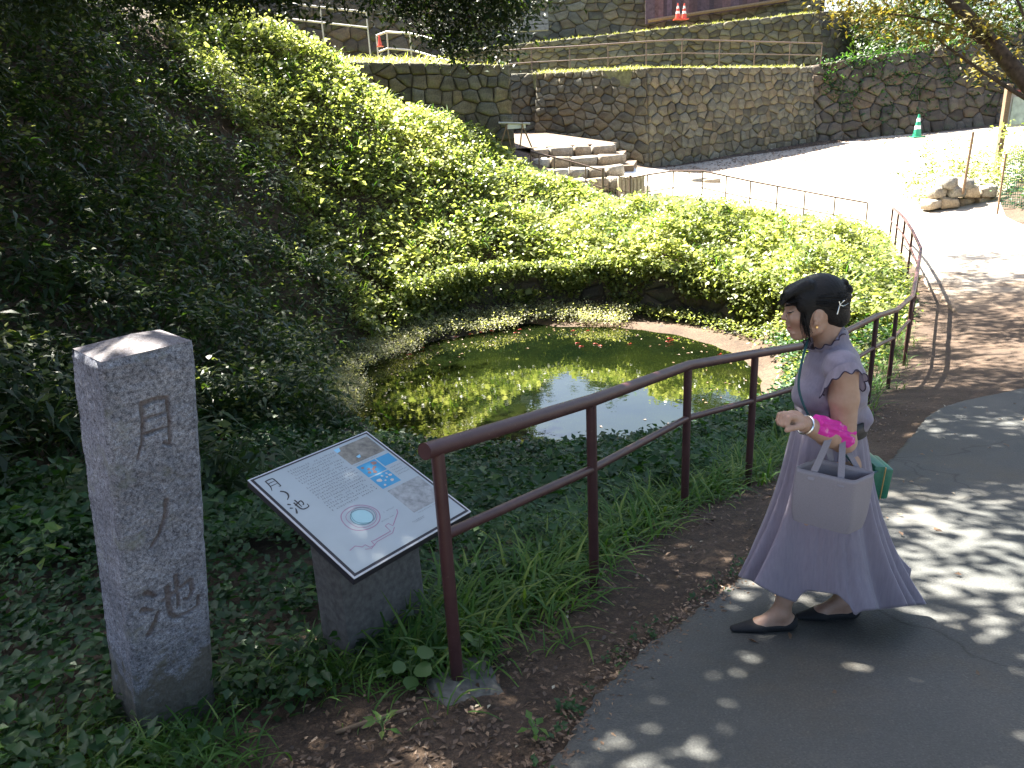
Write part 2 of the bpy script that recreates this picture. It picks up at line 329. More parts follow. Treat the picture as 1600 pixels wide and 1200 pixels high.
ribbon('plaza', [(7.0, 11.8), (8.6, 16), (9.6, 19.2), (9.2, 20.2), (7.3, 21.2), (5.2, 22.2), (2.6, 22.3), (1.3, 23.2), (1.6, 25.5), (3, 27.5), (5.2, 28.9)],
       [(10.2, 11.8), (11.8, 16), (12.4, 18), (13.0, 20), (14, 22), (17, 25), (22, 29), (25, 33), (24, 36), (17, 35.6), (9, 31.2)], M['paving'], 0.03, 30, 90, 0.05, 0.03)
# ------------------------------------------------------------------ dry stone walls: every stone its own piece
def clip(poly, n, d):
    out = []
    for i in range(len(poly)):
        a, b = poly[i], poly[(i + 1) % len(poly)]
        da, db = a[0] * n[0] + a[1] * n[1] - d, b[0] * n[0] + b[1] * n[1] - d
        if da <= 0: out.append(a)
        if (da < 0 < db) or (db < 0 < da):
            t = da / (da - db); out.append((a[0] + (b[0] - a[0]) * t, a[1] + (b[1] - a[1]) * t))
    return out
def stone_cells(L, H, cw, ch, rng, jit=0.46):
    rows = max(1, round(H / ch)); pts = []
    for j in range(-1, rows + 1):
        cols = max(1, round(L / (cw * rng.uniform(0.68, 1.35)))); off = rng.uniform(0, 1)
        for i in range(-1, cols + 1):
            pts.append(((i + off + rng.uniform(-jit, jit)) * L / cols, (j + 0.5 + rng.uniform(-jit, jit) * 0.62) * H / rows))
    P = np.array(pts); cells = []
    sx, sy = 1.0, cw / ch * 0.9
    for k, (x, y) in enumerate(pts):
        poly = [(x - 2 * cw, y - 2 * ch), (x + 2 * cw, y - 2 * ch), (x + 2 * cw, y + 2 * ch), (x - 2 * cw, y + 2 * ch)]
        for q in np.argsort(((P - (x, y)) ** 2 * (1, sy * sy)).sum(1))[1:14]:
            dx, dy = (P[q][0] - x), (P[q][1] - y) * sy * sy
            mx, my = (P[q][0] + x) / 2, (P[q][1] + y) / 2
            poly = clip(poly, (dx, dy), dx * mx + dy * my)
            if len(poly) < 3: break
        if len(poly) < 3: continue
        for nn, d in (((-1, 0), 0), ((1, 0), L), ((0, -1), 0), ((0, 1), H)):
            poly = clip(poly, nn, d)
            if len(poly) < 3: break
        if len(poly) < 3: continue
        A = np.array(poly); ar = 0.5 * abs(np.dot(A[:, 0], np.roll(A[:, 1], 1)) - np.dot(A[:, 1], np.roll(A[:, 0], 1)))
        if ar > 0.12 * cw * ch: cells.append(A)
    return cells
def lay_stones(parent, cells, mapf, rng, mat, gap=0.008, proud=0.06):
    for A in cells:
        c = A.mean(0); R = []
        for p, q in zip(A, np.roll(A, -1, 0)):      # soften long edges
            R.append(p)
            if np.hypot(*(q - p)) > 0.3: R.append((p + q) / 2 + (c - (p + q) / 2) * rng.uniform(-0.01, 0.07))
        A2 = np.array(R); d = A2 - c; ln = np.hypot(d[:, 0], d[:, 1])[:, None] + 1e-6
        o = c + d * np.maximum(0.5, (ln - gap) / ln); q1 = c + d * np.maximum(0.4, (ln - gap - 0.018) / ln); q2 = c + d * 0.55
        k = len(A2); pr = proud * rng.uniform(0.5, 1.35); tx, ty = rng.uniform(-.12, .12, 2)
        W = []
        for ring, dep in ((o, -0.05), (o, pr * 0.35), (q1, pr * 0.85), (q2, pr)):
            for (x, y) in ring: W.append((x, y, dep + (0 if dep < 0 else (x - c[0]) * tx + (y - c[1]) * ty + rng.uniform(-.012, .012))))
        W.append((c[0], c[1], pr * 1.02))
        P = np.array([mapf(*w) for w in W]); org = P[-1].copy()
        F = [(r * k + i, r * k + (i + 1) % k, (r + 1) * k + (i + 1) % k, (r + 1) * k + i) for r in range(3) for i in range(k)]
        F += [(3 * k + i, 3 * k + (i + 1) % k, 4 * k) for i in range(k)]
        me = bpy.data.meshes.new('stone'); me.from_pydata([tuple(v) for v in (P - org)], [], F)
        for pl in me.polygons: pl.use_smooth = True
        me.materials.append(mat); o_ = bpy.data.objects.new('stone', me); o_.location = org; link(o_, parent)
def wall(label, A, B, zb, zt, cw, ch, seed, mat='stone', batter=0.16, thick=0.9, proud=0.07, group=None, name='stone_wall', ta=0.0, tb=0.0):
    """straight wall seen from its right-hand side going A->B, bottoms zb=(za,zb), tops zt"""
    rng = np.random.default_rng(seed)
    A = np.array(A, float); B = np.array(B, float); L = np.hypot(*(B - A)); d = (B - A) / L; nrm = np.array([d[1], -d[0]])
    H = max(zt[0] - zb[0], zt[1] - zb[1])
    def mp(u, v, w):
        t = u / L; b_ = zb[0] + (zb[1] - zb[0]) * t; t_ = zt[0] + (zt[1] - zt[0]) * t
        z = b_ + (t_ - b_) * v / H; bt_ = batter * (z - min(zb)); xy = A + d * (ta * bt_ + u * (L - (ta + tb) * bt_) / L) + nrm * (w - bt_)
        return (xy[0], xy[1], z)
    r = empty(name, (*((A + B) / 2), min(zb))); tag(r, label, 'wall', group)
    loc = np.array(r.location)
    mb = MB(); e = 0.3
    V = [mp(0, -e, 0), mp(L, -e, 0), mp(L, H - .03, 0), mp(0, H - .03, 0), mp(0, -e, -thick), mp(L, -e, -thick), mp(L, H - .03, -thick), mp(0, H - .03, -thick)]
    mb.add([np.array(v) - loc for v in V], [(0, 1, 2, 3), (5, 4, 7, 6), (3, 2, 6, 7), (4, 0, 3, 7), (1, 5, 6, 2), (4, 5, 1, 0)])
    mb.build('wall_core', M['joint'], r)
    lay_stones(r, stone_cells(L, H, cw, ch, rng), lambda u, v, w: np.array(mp(u, v, w)) - loc, rng, M[mat], proud=proud)
    return r
wall('long brown stone wall in shade facing the bright plaza', (5.5, 29.4), (13.9, 35.0), (-.35, .1), (3.28, 3.24), .5, .34, 1, ta=.646)
wall('greyer stone wall beside the top of the stone steps', (1.3, 32.0), (5.5, 29.4), (.7, -.35), (3.42, 3.28), .46, .33, 2, tb=.646)
wall('narrow dark stone wall set back at the end of the stepped passage', (-2.2, 33.0), (2.2, 32.4), (1.0, 1.0), (3.5, 3.45), .45, .33, 3)
wall('mossy block stone wall above the green slope, left of the steps', (-5.2, 20.6), (.42, 22.0), (1.0, .9), (3.42, 3.13), .5, .33, 4, batter=.08)
wall('rough overgrown boulder wall behind the green traffic cone', (13.9, 35.05), (27.5, 38.2), (.0, .4), (3.3, 4.8), .7, .55, 5, mat='stone_dark', batter=.3, proud=.16)
wall('upper tier stone wall behind the terrace railing', (-3.5, 38.0), (16.2, 41.0), (3.2, 3.2), (4.75, 6.0), .5, .34, 6, mat='stone')
wall('dark side face of the upper stone tier, behind yellow leaves', (16.25, 41.0), (24, 46.5), (3.2, 3.2), (6.0, 6.6), .7, .48, 7, mat='stone_dark')
wall('topmost stone wall below the dark palisade', (-4, 46.5), (19, 48.5), (4.6, 5.8), (9.6, 8.2), .8, .55, 8)
wall('shaded stone wall behind the pale railings, upper left', (-16, 33.6), (-2.2, 34.6), (3.8, 3.6), (7.4, 7.0), .8, .55, 9, mat='stone_dark')

def slab(name, pts, zs, mat, drop=1.0):
    k = len(pts); V = [(x, y, z) for (x, y), z in zip(pts, zs)] + [(x, y, z - drop) for (x, y), z in zip(pts, zs)]
    F = [tuple(range(k)), tuple(range(2 * k - 1, k - 1, -1))] + [(i, i + k, (i + 1) % k + k, (i + 1) % k) for i in range(k)]
    me = bpy.data.meshes.new(name); me.from_pydata(V, [], F); return tag(obj(name, me, mat), kind='structure')
M['turf'] = simple('terrace_turf', (0.16, 0.16, 0.075), 0.95, 8, 0.4, bmp=0.02)
slab('terrace', [(4.95, 30.25), (13.25, 35.85), (16, 41.5), (-3.4, 38.5), (-3, 34.3), (1.5, 33.9), (1.45, 32.8)], [3.22, 3.2, 3.3, 3.3, 3.35, 3.4, 3.38], M['turf'], .6)
slab('terrace', [(13.3, 36.7), (27.1, 40.2), (28, 47), (16, 41.6)], [3.15, 4.6, 4.6, 3.25], M['turf'], .6)
slab('terrace', [(-3.6, 38.5), (16.2, 41.6), (24, 47), (19, 49), (-4, 47)], [4.7, 5.95, 6.5, 6.2, 5.2], M['turf'])
slab('terrace', [(-9, 19.9), (-5.3, 20.9), (.3, 22.3), (.2, 26.5), (-1.6, 34.2), (-16, 33.8), (-18, 22)], [4.1, 3.36, 3.08, 3.2, 3.6, 4.2, 4.6], M['turf'])
slab('terrace', [(-4, 47), (19, 49), (19, 80), (-4, 80)], [9.55, 8.1, 9, 9.5], M['turf'])

# stone steps between the walls
st = empty('stone_steps', (3, 24, 0)); tag(st, 'broad sunlit stone steps rising between the two stone walls', 'steps')
def rough_block(c, size, rot, rng, mat, parent, name='stone', jit=0.12):
    bm = bmesh.new(); bmesh.ops.create_cube(bm, size=1)
    bmesh.ops.bevel(bm, geom=list(bm.edges), offset=0.12, segments=1, affect='EDGES')
    for v in bm.verts:
        v.co.x *= size[0]; v.co.y *= size[1]; v.co.z *= size[2]
        v.co += Vector(rng.uniform(-1, 1, 3)) * jit * min(size)
    bm.transform(Matrix.Rotation(rot, 4, 'Z'))
    me = bpy.data.meshes.new(name); bm.to_mesh(me); bm.free(); me.materials.append(mat)
    for p_ in me.polygons: p_.use_smooth = True
    o = bpy.data.objects.new(name, me); o.location = c; return link(o, parent)
rngs = np.random.default_rng(11)
for k, (v, x0, x1, Yd, z) in enumerate(((0, 1.0, 3.1, 26.0, .82), (1, 1.0, 3.5, 25.0, .54), (2, 1.1, 3.7, 24.1, .26), (3, 1.2, 3.2, 23.3, -.02))):
    x = x0
    while x < x1:
        w = rngs.uniform(.5, .95)
        rough_block((x + w / 2 - 3, Yd + rngs.uniform(-.05, .05) - 24 + .1 * (x - 2), z - .16), (w * .97, .5, .34), rngs.uniform(-.05, .05) + .08, rngs, M['step'], st, jit=.09)
        x += w
    mb = MB(); mb.add([(x0 - 3, Yd + .2 - 24, z - .04), (x1 - 2.6, Yd + .45 - 24, z - .04), (x1 - 2.3 , Yd + 1.6 - 24, z + .04), (x0 - 3, Yd + 1.3 - 24, z + .04), (x0 - 3, Yd + .2 - 24, z - .5), (x1 - 2.6, Yd + .45 - 24, z - .5), (x1 - 2.3, Yd + 1.6 - 24, z - .5), (x0 - 3, Yd + 1.3 - 24, z - .5)],
                      [(0, 1, 2, 3), (0, 4, 5, 1), (1, 5, 6, 2), (3, 0, 4, 7), (2, 6, 7, 3)]); mb.build('tread', M['paving'], st)
mb = MB(); mb.add([(.9 - 3, 26.2 - 24, .84), (3.9 - 3, 26.6 - 24, .84), (1.4 - 3, 33 - 24, 1.25), (-1.5 - 3, 33.5 - 24, 1.3), (.2 - 3, 26 - 24, .84)], [(0, 1, 2, 3, 4)]); mb.build('landing', M['paving'], st)
for i in range(0):   # kerb stones along the wall side of the steps
    t = i / 8; rough_block((4.0 + .9 * math.sin(t * 3) * .3 + 1.0 * t - 3, 27.2 - 3.2 * t - 24, .62 - 1.15 * t), (.6, .5, .35), rngs.uniform(-.4, .4), rngs, M['stone'], st, jit=.12)
for (u, v, Y) in ((1040, 300, 23.0), (1062, 299, 23.2), (1018, 297, 23.3), (1090, 268, 26.5), (1110, 272, 26.4)):
    p = at(u, v, Y); o = rough_block((p[0], p[1], z1(p[0], p[1]) + .05), (.6, .4, .18), .2, rngs, M['step'], None, name='kerb_stone'); tag(o, 'flat low stone lying on the bright plaza near the gate', 'stone', 'low stones on the plaza')

# ------------------------------------------------------------------ pond: water, ring wall
R_W = 4.22
pw = empty('pond_wall', (PC[0], PC[1], -2.3)); tag(pw, 'dark mossy stone retaining wall curving behind the pond', 'wall')
a0, a1 = math.radians(130), math.radians(10); Lw = R_W * (a0 - a1); Hw = .98
def pmap(u, v, w):
    a = a0 - (a0 - a1) * u / Lw; rr = R_W - w + .08 * v
    return np.array([rr * math.cos(a), rr * math.sin(a), .03 + v])
lay_stones(pw, stone_cells(Lw, Hw, .5, .34, np.random.default_rng(21)), pmap, np.random.default_rng(22), M['stone_dark'], gap=.015, proud=.06)
V = []; F = []
for i in range(41):
    u = Lw * i / 40
    V += [pmap(u, -.3, 0), pmap(u, Hw, 0), pmap(u, Hw, -.4)]
for i in range(40): F += [(3 * i, 3 * i + 3, 3 * i + 4, 3 * i + 1), (3 * i + 1, 3 * i + 4, 3 * i + 5, 3 * i + 2)]
MB().add(V, F).build('wall_core', M['joint'], pw)
m, n, l, b = new_mat('pond_water')
b.inputs['Base Color'].default_value = (0.01, 0.014, 0.005, 1); b.inputs['Roughness'].default_value = 0.015; b.inputs['IOR'].default_value = 1.6
t = noise(n, l, 2.2, 3, 0.5); t2 = noise(n, l, 9, 2, .5)
ad = n.new('ShaderNodeMath'); l.new(t.outputs[0], ad.inputs[0]); l.new(t2.outputs[0], ad.inputs[1])
bump(n, l, ad.outputs[0], 0.045, 0.016, b)
tt = noise(n, l, .7, 4, .6); rr = ramp(n, [(0.35, (0.002, 0.004, 0.0015)), (0.6, (0.006, 0.009, 0.002)), (.75, (0.012, 0.014, 0.0035))]); l.new(tt.outputs[0], rr.inputs[0]); l.new(rr.outputs[0], b.inputs['Base Color'])
M['water'] = m
V = [(PC[0], PC[1], -2.3)]; F = []
for k in range(96):
    a = 2 * math.pi * k / 96; V.append((PC[0] + 4.4 * math.cos(a), PC[1] + 4.4 * math.sin(a), -2.3))
for k in range(96): F.append((0, 1 + k, 1 + (k + 1) % 96))
me = bpy.data.meshes.new('water'); me.from_pydata(V, [], F); tag(obj('water', me, M['water']), kind='structure')
# mud shelf on the right and round the edge
mud, n, l, b = new_mat('wet_mud'); t = noise(n, l, 5, 6, .65); r = ramp(n, [(.3, (.006, .004, .002)), (.6, (.013, .008, .004)), (.8, (.024, .015, .008))]); l.new(t.outputs[0], r.inputs[0]); l.new(r.outputs[0], b.inputs['Base Color']); b.inputs['Roughness'].default_value = .8
bump(n, l, t.outputs[0], .5, .03, b)
V = []; F = []; K = 100
for k in range(K):
    a = math.radians(-35 + 250 * k / (K - 1)); wob = .12 * math.sin(a * 5) + .08 * math.sin(a * 11 + 1); ext = .0 if a < math.radians(45) else 0.0
    for j, (rr_, dz) in enumerate(((3.42 + wob - ext, -.02), (3.55 + wob - ext * .8, .02), (3.85 - ext * .3, .05), (4.3, .1))):
        V.append((PC[0] + rr_ * math.cos(a), PC[1] + rr_ * math.sin(a), -2.3 + dz + .012 * math.sin(k * 1.7 + j)))
for k in range(K - 1):
    for j in range(3): q = k * 4 + j; F.append((q, q + 1, q + 5, q + 4))
me = bpy.data.meshes.new('mud_shore'); me.from_pydata(V, [], F)
for p_ in me.polygons: p_.use_smooth = True
tag(obj('mud_shore', me, mud), kind='structure')

# ------------------------------------------------------------------ foliage: every leaf a real folded blade
LEAF4 = (np.array([(0, 0, 0), (-.5, .42, .10), (0, .5, -.04), (.5, .42, .10), (0, 1, -.06)]), np.array([(0, 2, 1), (0, 3, 2), (1, 2, 4), (2, 3, 4)]))
LEAF2 = (np.array([(0, 0, 0), (-.5, .5, .08), (0, 1, -.05), (.5, .5, .08)]), np.array([(0, 3, 1), (1, 3, 2)]))
BLADE = (np.array([(-.35, 0, 0), (.35, 0, 0), (-.5, .38, .05), (.5, .38, .05), (-.36, .75, -.02), (.36, .75, -.02), (0, 1, -.16)]), np.array([(0, 1, 3), (0, 3, 2), (2, 3, 5), (2, 5, 4), (4, 5, 6)]))
SASA = (np.array([(0, 0, 0), (-.5, .3, .06), (.5, .3, .06), (0, .62, -.02), (0, 1, -.14)]), np.array([(0, 2, 1), (1, 2, 3), (3, 2, 4)]))
ROUND = (np.array([(0, 0, 0), (-.42, .18, .04), (-.5, .55, .06), (-.25, .9, .0), (0, 1, -.05), (.25, .9, .0), (.5, .55, .06), (.42, .18, .04), (0, .5, -.03)]), np.array([(8, i, i + 1) for i in range(7)] + [(8, 7, 0)])[:, [0, 2, 1]])
def leaves(shape, P, az, el, roll, Lg, Wd):
    """leaf meshes at P pointing to azimuth az / elevation el; returns V,F"""
    V0, F0 = shape; N = len(P)
    t = np.stack([np.cos(az) * np.cos(el), np.sin(az) * np.cos(el), np.sin(el)], 1)
    s = np.stack([-np.sin(az), np.cos(az), np.zeros(N)], 1); nn = np.cross(s, t) * -1
    nn *= np.sign(nn[:, 2:3] + 1e-9)
    c, si = np.cos(roll)[:, None], np.sin(roll)[:, None]
    s2 = s * c + nn * si; n2 = nn * c - s * si
    V = P[:, None, :] + V0[None, :, 0:1] * (Wd[:, None, None] * s2[:, None, :]) + V0[None, :, 1:2] * (Lg[:, None, None] * t[:, None, :]) + V0[None, :, 2:3] * (Lg[:, None, None] * n2[:, None, :])
    F = F0[None] + (np.arange(N) * len(V0))[:, None, None]
    return V.reshape(-1, 3), F.reshape(-1, 3), len(V0)
def foliage(name, C, K, spread, Lr, wr, elr, shape, mat, rng, tone=(0.5, 0.22), parent=None, ctone=None, up=0.0, azc=None, rollr=0.5):
    """K leaves round every clump centre in C, joined into one mesh"""
    N = len(C); az = rng.uniform(0, 2 * math.pi, (N, K)); el = np.radians(rng.uniform(elr[0], elr[1], (N, K)))
    if azc is not None: az = azc[:, None] + rng.normal(0, .7, (N, K))
    d = rng.normal(0, 1, (N, K, 3)) * np.array(spread) / 1.6
    if up: d[..., 2] = np.abs(d[..., 2]) * up
    P = (C[:, None, :] + d).reshape(-1, 3)
    Lg = rng.uniform(Lr[0], Lr[1], N * K); Wd = Lg * rng.uniform(wr[0], wr[1], N * K)
    V, F, k = leaves(shape, P, az.ravel(), el.ravel(), rng.normal(0, rollr, N * K), Lg, Wd)
    ct = rng.normal(0, tone[1] * .7, N) if ctone is None else ctone
    T = np.clip(tone[0] + np.repeat(ct, K) + rng.normal(0, tone[1] * .7, N * K), 0, 1)
    o = obj(name, mesh_np(name, V, F, False, {'tone': np.repeat(T, k)}), mat, parent)
    if parent is None: o['kind'] = 'stuff'
    return o
def vnoise(X, Y, s, seed):
    r = np.random.default_rng(seed); ph = r.uniform(0, 6.28, (8, 2)); fr = r.normal(0, 1, (8, 2)) / s
    return sum(np.sin(X * f[0] + Y * f[1] + p[0]) for f, p in zip(fr, ph)) / 4
RAIL = np.array([(-.25, 2.26), (.33, 3.04), (.99, 4.08), (1.55, 4.64), (2.5, 5.85), (3.52, 7.1), (4.27, 8.18), (5.17, 9.56), (7.08, 13.0), (9.53, 19.0)])
def rail_side(X, Y):
    """signed distance: negative on the pond side of the handrail line"""
    best = np.full(X.shape, 1e9); sg = np.zeros(X.shape)
    E = np.vstack([[RAIL[0] - (RAIL[1] - RAIL[0]) * 6], RAIL, [(9.35, 20.0)], [(7.4, 21.2)], [(5.2, 22.2)], [(2.8, 22.1)], [(.8, 22)]])
    for a, b_ in zip(E[:-1], E[1:]):
        d = b_ - a; t = np.clip(((X - a[0]) * d[0] + (Y - a[1]) * d[1]) / (d @ d), 0, 1)
        dx, dy = X - a[0] - t * d[0], Y - a[1] - t * d[1]; D = np.hypot(dx, dy)
        s = np.sign(dx * d[1] - dy * d[0]); m_ = D < best; best = np.where(m_, D, best); sg = np.where(m_, s, sg)
    return best * sg
def rnd_pts(rng, x0, x1, y0, y1, dens):
    N = int((x1 - x0) * (y1 - y0) * dens); return rng.uniform(x0, x1, N), rng.uniform(y0, y1, N)
rf = np.random.default_rng(5)
pond_r = lambda X, Y: np.hypot(X - PC[0], Y - PC[1])
# bank of bamboo grass on the left
X, Y = rnd_pts(rf, -13, -.5, 4.2, 20.5, 120)
zz = zg(X, Y); foot = zg(X, Y + .0) ; dist = np.hypot(X, Y)
gxz = (zg(X + .15, Y) - zg(X - .15, Y)) / .3; gyz = (zg(X, Y + .15) - zg(X, Y - .15)) / .3; slope = np.hypot(gxz, gyz)
edge = 1.35 * (Y - 15.2) + 4.3 + X * 1.0 + vnoise(X, Y, .8, 3) * .8        # sunny side has another plant
mk = ((slope > .42) | (X < -4.5)) & (pond_r(X, Y) > 3.75) & (X < -.7 * (0) - 1.8) & (edge < 0) & (X > -.78 * Y - 1.2) & (rf.random(len(X)) < np.clip(7.5 / dist, .4, 1))
C = np.stack([X, Y, zz], 1)[mk]; hv = .5 + .5 * vnoise(C[:, 0], C[:, 1], .55, 4) + .15 * rf.random(len(C)); hv = np.where(rf.random(len(C)) < .3, hv * .4, hv); C[:, 2] += np.clip(hv, .05, 1.6)
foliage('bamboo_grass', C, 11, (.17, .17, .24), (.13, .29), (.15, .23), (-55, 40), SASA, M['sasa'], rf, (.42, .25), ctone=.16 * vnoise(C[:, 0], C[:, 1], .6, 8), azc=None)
tag(bpy.context.scene.objects['bamboo_grass'], 'dense bamboo grass covering the steep dark left bank', 'bamboo grass')
sel = C[rf.random(len(C)) < .3]
foliage('bank_vine', sel + rf.normal(0, .08, sel.shape) + (0, 0, .14), 9, (.16, .16, .12), (.05, .1), (.6, .85), (-30, 30), LEAF2, M['shrub'], rf, (.35, .25))
tag(scn.objects['bank_vine'], 'broad leaved vines tangled through the bamboo grass on the bank', 'vine')
# sunny slope and mound round the pond
X, Y = rnd_pts(rf, -7, 10, 11.4, 22.0, 130)
edge = 1.35 * (Y - 15.2) + 4.3 + X * 1.0 + vnoise(X, Y, .8, 3) * .8
rs = rail_side(X, Y); pr_ = pond_r(X, Y); ang = np.degrees(np.arctan2(Y - PC[1], X - PC[0]))
mk = (rs < -.12) & (pr_ > np.where((ang > 10) & (ang < 130), 4.1, 3.9)) & (edge > -.3) & (Y < 21.9) & ((Y < 20.3) | (X > -3.2)) & ((X > -1.8) | (edge > 0)) & ((Y > 13.0) | (X > 4.4))
C = np.stack([X, Y, zg(X, Y, False)], 1)[mk]
mound = np.clip((C[:, 0] - 0) / 2, 0, 1) * np.clip((20.5 - C[:, 1]) / 2, 0, 1)
lump = .5 + .5 * vnoise(C[:, 0], C[:, 1], .55, 12)
lump = lump + .45 * np.clip(vnoise(C[:, 0], C[:, 1], .22, 14), -.6, 1); C[:, 2] += np.clip(.12 + (.34 + .35 * mound) * lump * 1.15 + .1 * rf.random(len(C)), .03, 1.2) * np.where(rf.random(len(C)) < .25, .35, 1) * np.clip(-rs[mk] / 1.5, .22, 1)
rr0 = C[:, 0] / C[:, 1]; zb0 = np.interp(rr0, [.04, .12, .16, .24, .35, .47], [.15, -.5, -.72, -.85, -1.25, -1.6]); Yf0 = np.interp(rr0, [.04, .16, .24, .35, .47], [22, 22, 22, 21, 20]); cap = CAMZ + (zb0 - CAMZ + .12) * C[:, 1] / Yf0 + rf.normal(0, .06, len(C)); C[:, 2] = np.where(rr0 > .04, np.minimum(C[:, 2], np.maximum(cap, zg(C[:, 0], C[:, 1], False) + .05)), C[:, 2])
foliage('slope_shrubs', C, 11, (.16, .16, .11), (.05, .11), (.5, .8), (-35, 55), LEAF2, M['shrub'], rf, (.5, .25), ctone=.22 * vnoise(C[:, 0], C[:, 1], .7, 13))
tag(scn.objects['slope_shrubs'], 'sunlit leafy shrubs and vines mounded around the far side of the pond', 'shrubs')
sel = C[rf.random(len(C)) < .10]; foliage('slope_vine', sel + (0, 0, .05), 7, (.2, .2, .1), (.12, .21), (.6, .9), (-35, 35), LEAF4, M['shrub'], rf, (.55, .25)); tag(scn.objects['slope_vine'], 'large leaved vine sprawling through the sunlit shrubs', 'vine')
sel = C[rf.random(len(C)) < .06]; tufts_later = sel
# leaves hanging over the pond wall
NC = 1500; aa = np.radians(rf.uniform(6, 134, NC)); hz = rf.random(NC) ** 1.3 * .95 * np.clip(.6 + .5 * np.sin(aa * 13 + 2 * np.sin(aa * 5)), .2, 1) - .12
C = np.stack([PC[0] + (4.14 - .1 * rf.random(NC)) * np.cos(aa), PC[1] + (4.14 - .1 * rf.random(NC)) * np.sin(aa), -1.25 - hz * (1 + .5 * np.sin(aa * 7))], 1)
foliage('wall_creeper', C, 9, (.13, .13, .1), (.06, .11), (.5, .8), (-70, 10), LEAF2, M['shrub'], rf, (.35, .22)); tag(scn.objects['wall_creeper'], 'creeper hanging down over the pond retaining wall', 'creeper')
# pale low plants on the far shore
aa = np.radians(rf.uniform(62, 205, 1900)); rr_ = rf.uniform(3.25, 4.1, 1900) + .15 * np.sin(aa * 9)
C = np.stack([PC[0] + rr_ * np.cos(aa), PC[1] + rr_ * np.sin(aa), -2.22 + .16 * rf.random(1900) + .16 * np.clip((rr_ - 3.3), 0, .6)], 1)
foliage('shore_plants', C, 12, (.1, .1, .07), (.025, .055), (.45, .7), (-20, 60), LEAF2, M['shore'], rf, (.5, .25)); tag(scn.objects['shore_plants'], 'pale low water plants along the far edge of the pond', 'water plants')
# near ground cover
X, Y = rnd_pts(rf, -6.5, 6, 1.2, 12.2, 270); rs = rail_side(X, Y); d = np.hypot(X, Y)
slope = np.abs(zg(X - .2, Y) - zg(X + .2, Y)) / .4
dirt = (rs > -.38 - .12 * vnoise(X, Y, .25, 31)) & (rs < 9) | ((X > -1.0 + .12 * vnoise(X, Y, .2, 33)) & (Y < 2.05 + .15 * vnoise(X, Y, .3, 32)))
mk = (rs < -.1) & ~dirt & (pond_r(X, Y) > 3.45) & (X > -.8 * Y - 1) & (rf.random(len(X)) < np.clip(4.2 / d, .3, 1)) & (X < .55 * Y + .8) & ~((X < -3.6) & (Y > 5.0)) 
mk &= np.hypot(X + 1.17, Y - 2.0) > .16
mk &= np.hypot(X + .58, Y - 2.64) > .15
C = np.stack([X, Y, zg(X, Y)], 1)[mk]; dd = d[mk]
ht = (.05 + .05 * rf.random(len(C)) + .09 * np.clip(vnoise(C[:, 0], C[:, 1], .35, 35), 0, 1)) * np.where(C[:, 1] > 3.4, 1.7, 1.0); C[:, 2] += ht
nearm = dd < 4.4
foliage('ground_cover', C[nearm], 8, (.07, .07, .045), (.025, .062), (.5, .78), (-15, 35), LEAF4, M['weed'], rf, (.45, .22), ctone=.2 * vnoise(C[nearm][:, 0], C[nearm][:, 1], .5, 41)); tag(scn.objects['ground_cover'], 'low broad leaved weeds carpeting the near ground round the stone pillar', 'weeds')
foliage('bank_ground_cover', C[~nearm], 8, (.1, .1, .07), (.05, .1), (.5, .8), (-20, 40), LEAF4, M['weed'], rf, (.45, .24), ctone=.2 * vnoise(C[~nearm][:, 0], C[~nearm][:, 1], .6, 42)); tag(scn.objects['bank_ground_cover'], 'leafy weeds on the shaded near bank between handrail and pond', 'weeds')
# long grass along the handrail and beside the pillar
def tufts(name, label, C, K, Lr, rng, mat='grass', tone=(.5, .2), wr=(.035, .06), el=(25, 80), sp=.045):
    N = len(C); az = rng.uniform(0, 6.283, N * K); el0 = np.radians(rng.uniform(el[0], el[1], N * K)); Lg = rng.uniform(Lr[0], Lr[1], N * K); Wd = Lg * rng.uniform(wr[0], wr[1], N * K)
    P = np.repeat(C, K, 0) + np.stack([rng.normal(0, sp, N * K), rng.normal(0, sp, N * K), np.zeros(N * K)], 1)
    S = 5; V = []; t0 = np.stack([np.cos(az), np.sin(az)], 1); side = np.stack([-t0[:, 1], t0[:, 0], 0 * az], 1)
    cur = P.copy(); e = el0.copy(); rows = []
    for s in range(S + 1):
        w = Wd * (1 - (s / S) ** 2 * .98) * (0.75 + .5 * math.sin(min(1, s / 2) * 1.57) - .25); rows.append((cur - side * w[:, None] / 2, cur + side * w[:, None] / 2))
        cur = cur + (Lg / S)[:, None] * np.concatenate([t0 * np.cos(e)[:, None], np.sin(e)[:, None]], 1); e = e - rng.uniform(.1, .5, N * K)
    V = np.stack([q for r_ in rows for q in r_], 1); k = V.shape[1]
    F0 = np.array([(2 * s, 2 * s + 1, 2 * s + 3, 2 * s + 2) for s in range(S)])
    F = (F0[None] + (np.arange(N * K) * k)[:, None, None]).reshape(-1, 4)
    T = np.clip(tone[0] + rng.normal(0, tone[1], N * K), 0, 1)
    o = obj(name, mesh_np(name, V.reshape(-1, 3), F, True, {'tone': np.repeat(T, k)}), M[mat]); tag(o, label, 'grass', kind='stuff'); return o
tufts('slope_grass', 'long arching grass among the sunlit shrubs', tufts_later - (0, 0, .05), 9, (.25, .6), rf, 'grass', tone=(.7, .25), wr=(.025, .045), sp=.08)
def along(P, n, rng, off, jit):
    P = np.array(P, float); d = np.append(0, np.cumsum(np.hypot(*np.diff(P, axis=0).T))); s = rng.uniform(0, d[-1], n)
    x = np.interp(s, d, P[:, 0]); y = np.interp(s, d, P[:, 1]); i = np.clip(np.searchsorted(d, s) - 1, 0, len(P) - 2)
    t = (P[1:] - P[:-1])[i]; t /= np.linalg.norm(t, axis=1, keepdims=True)
    o = off + rng.normal(0, jit, n); return x - t[:, 1] * o, y + t[:, 0] * o
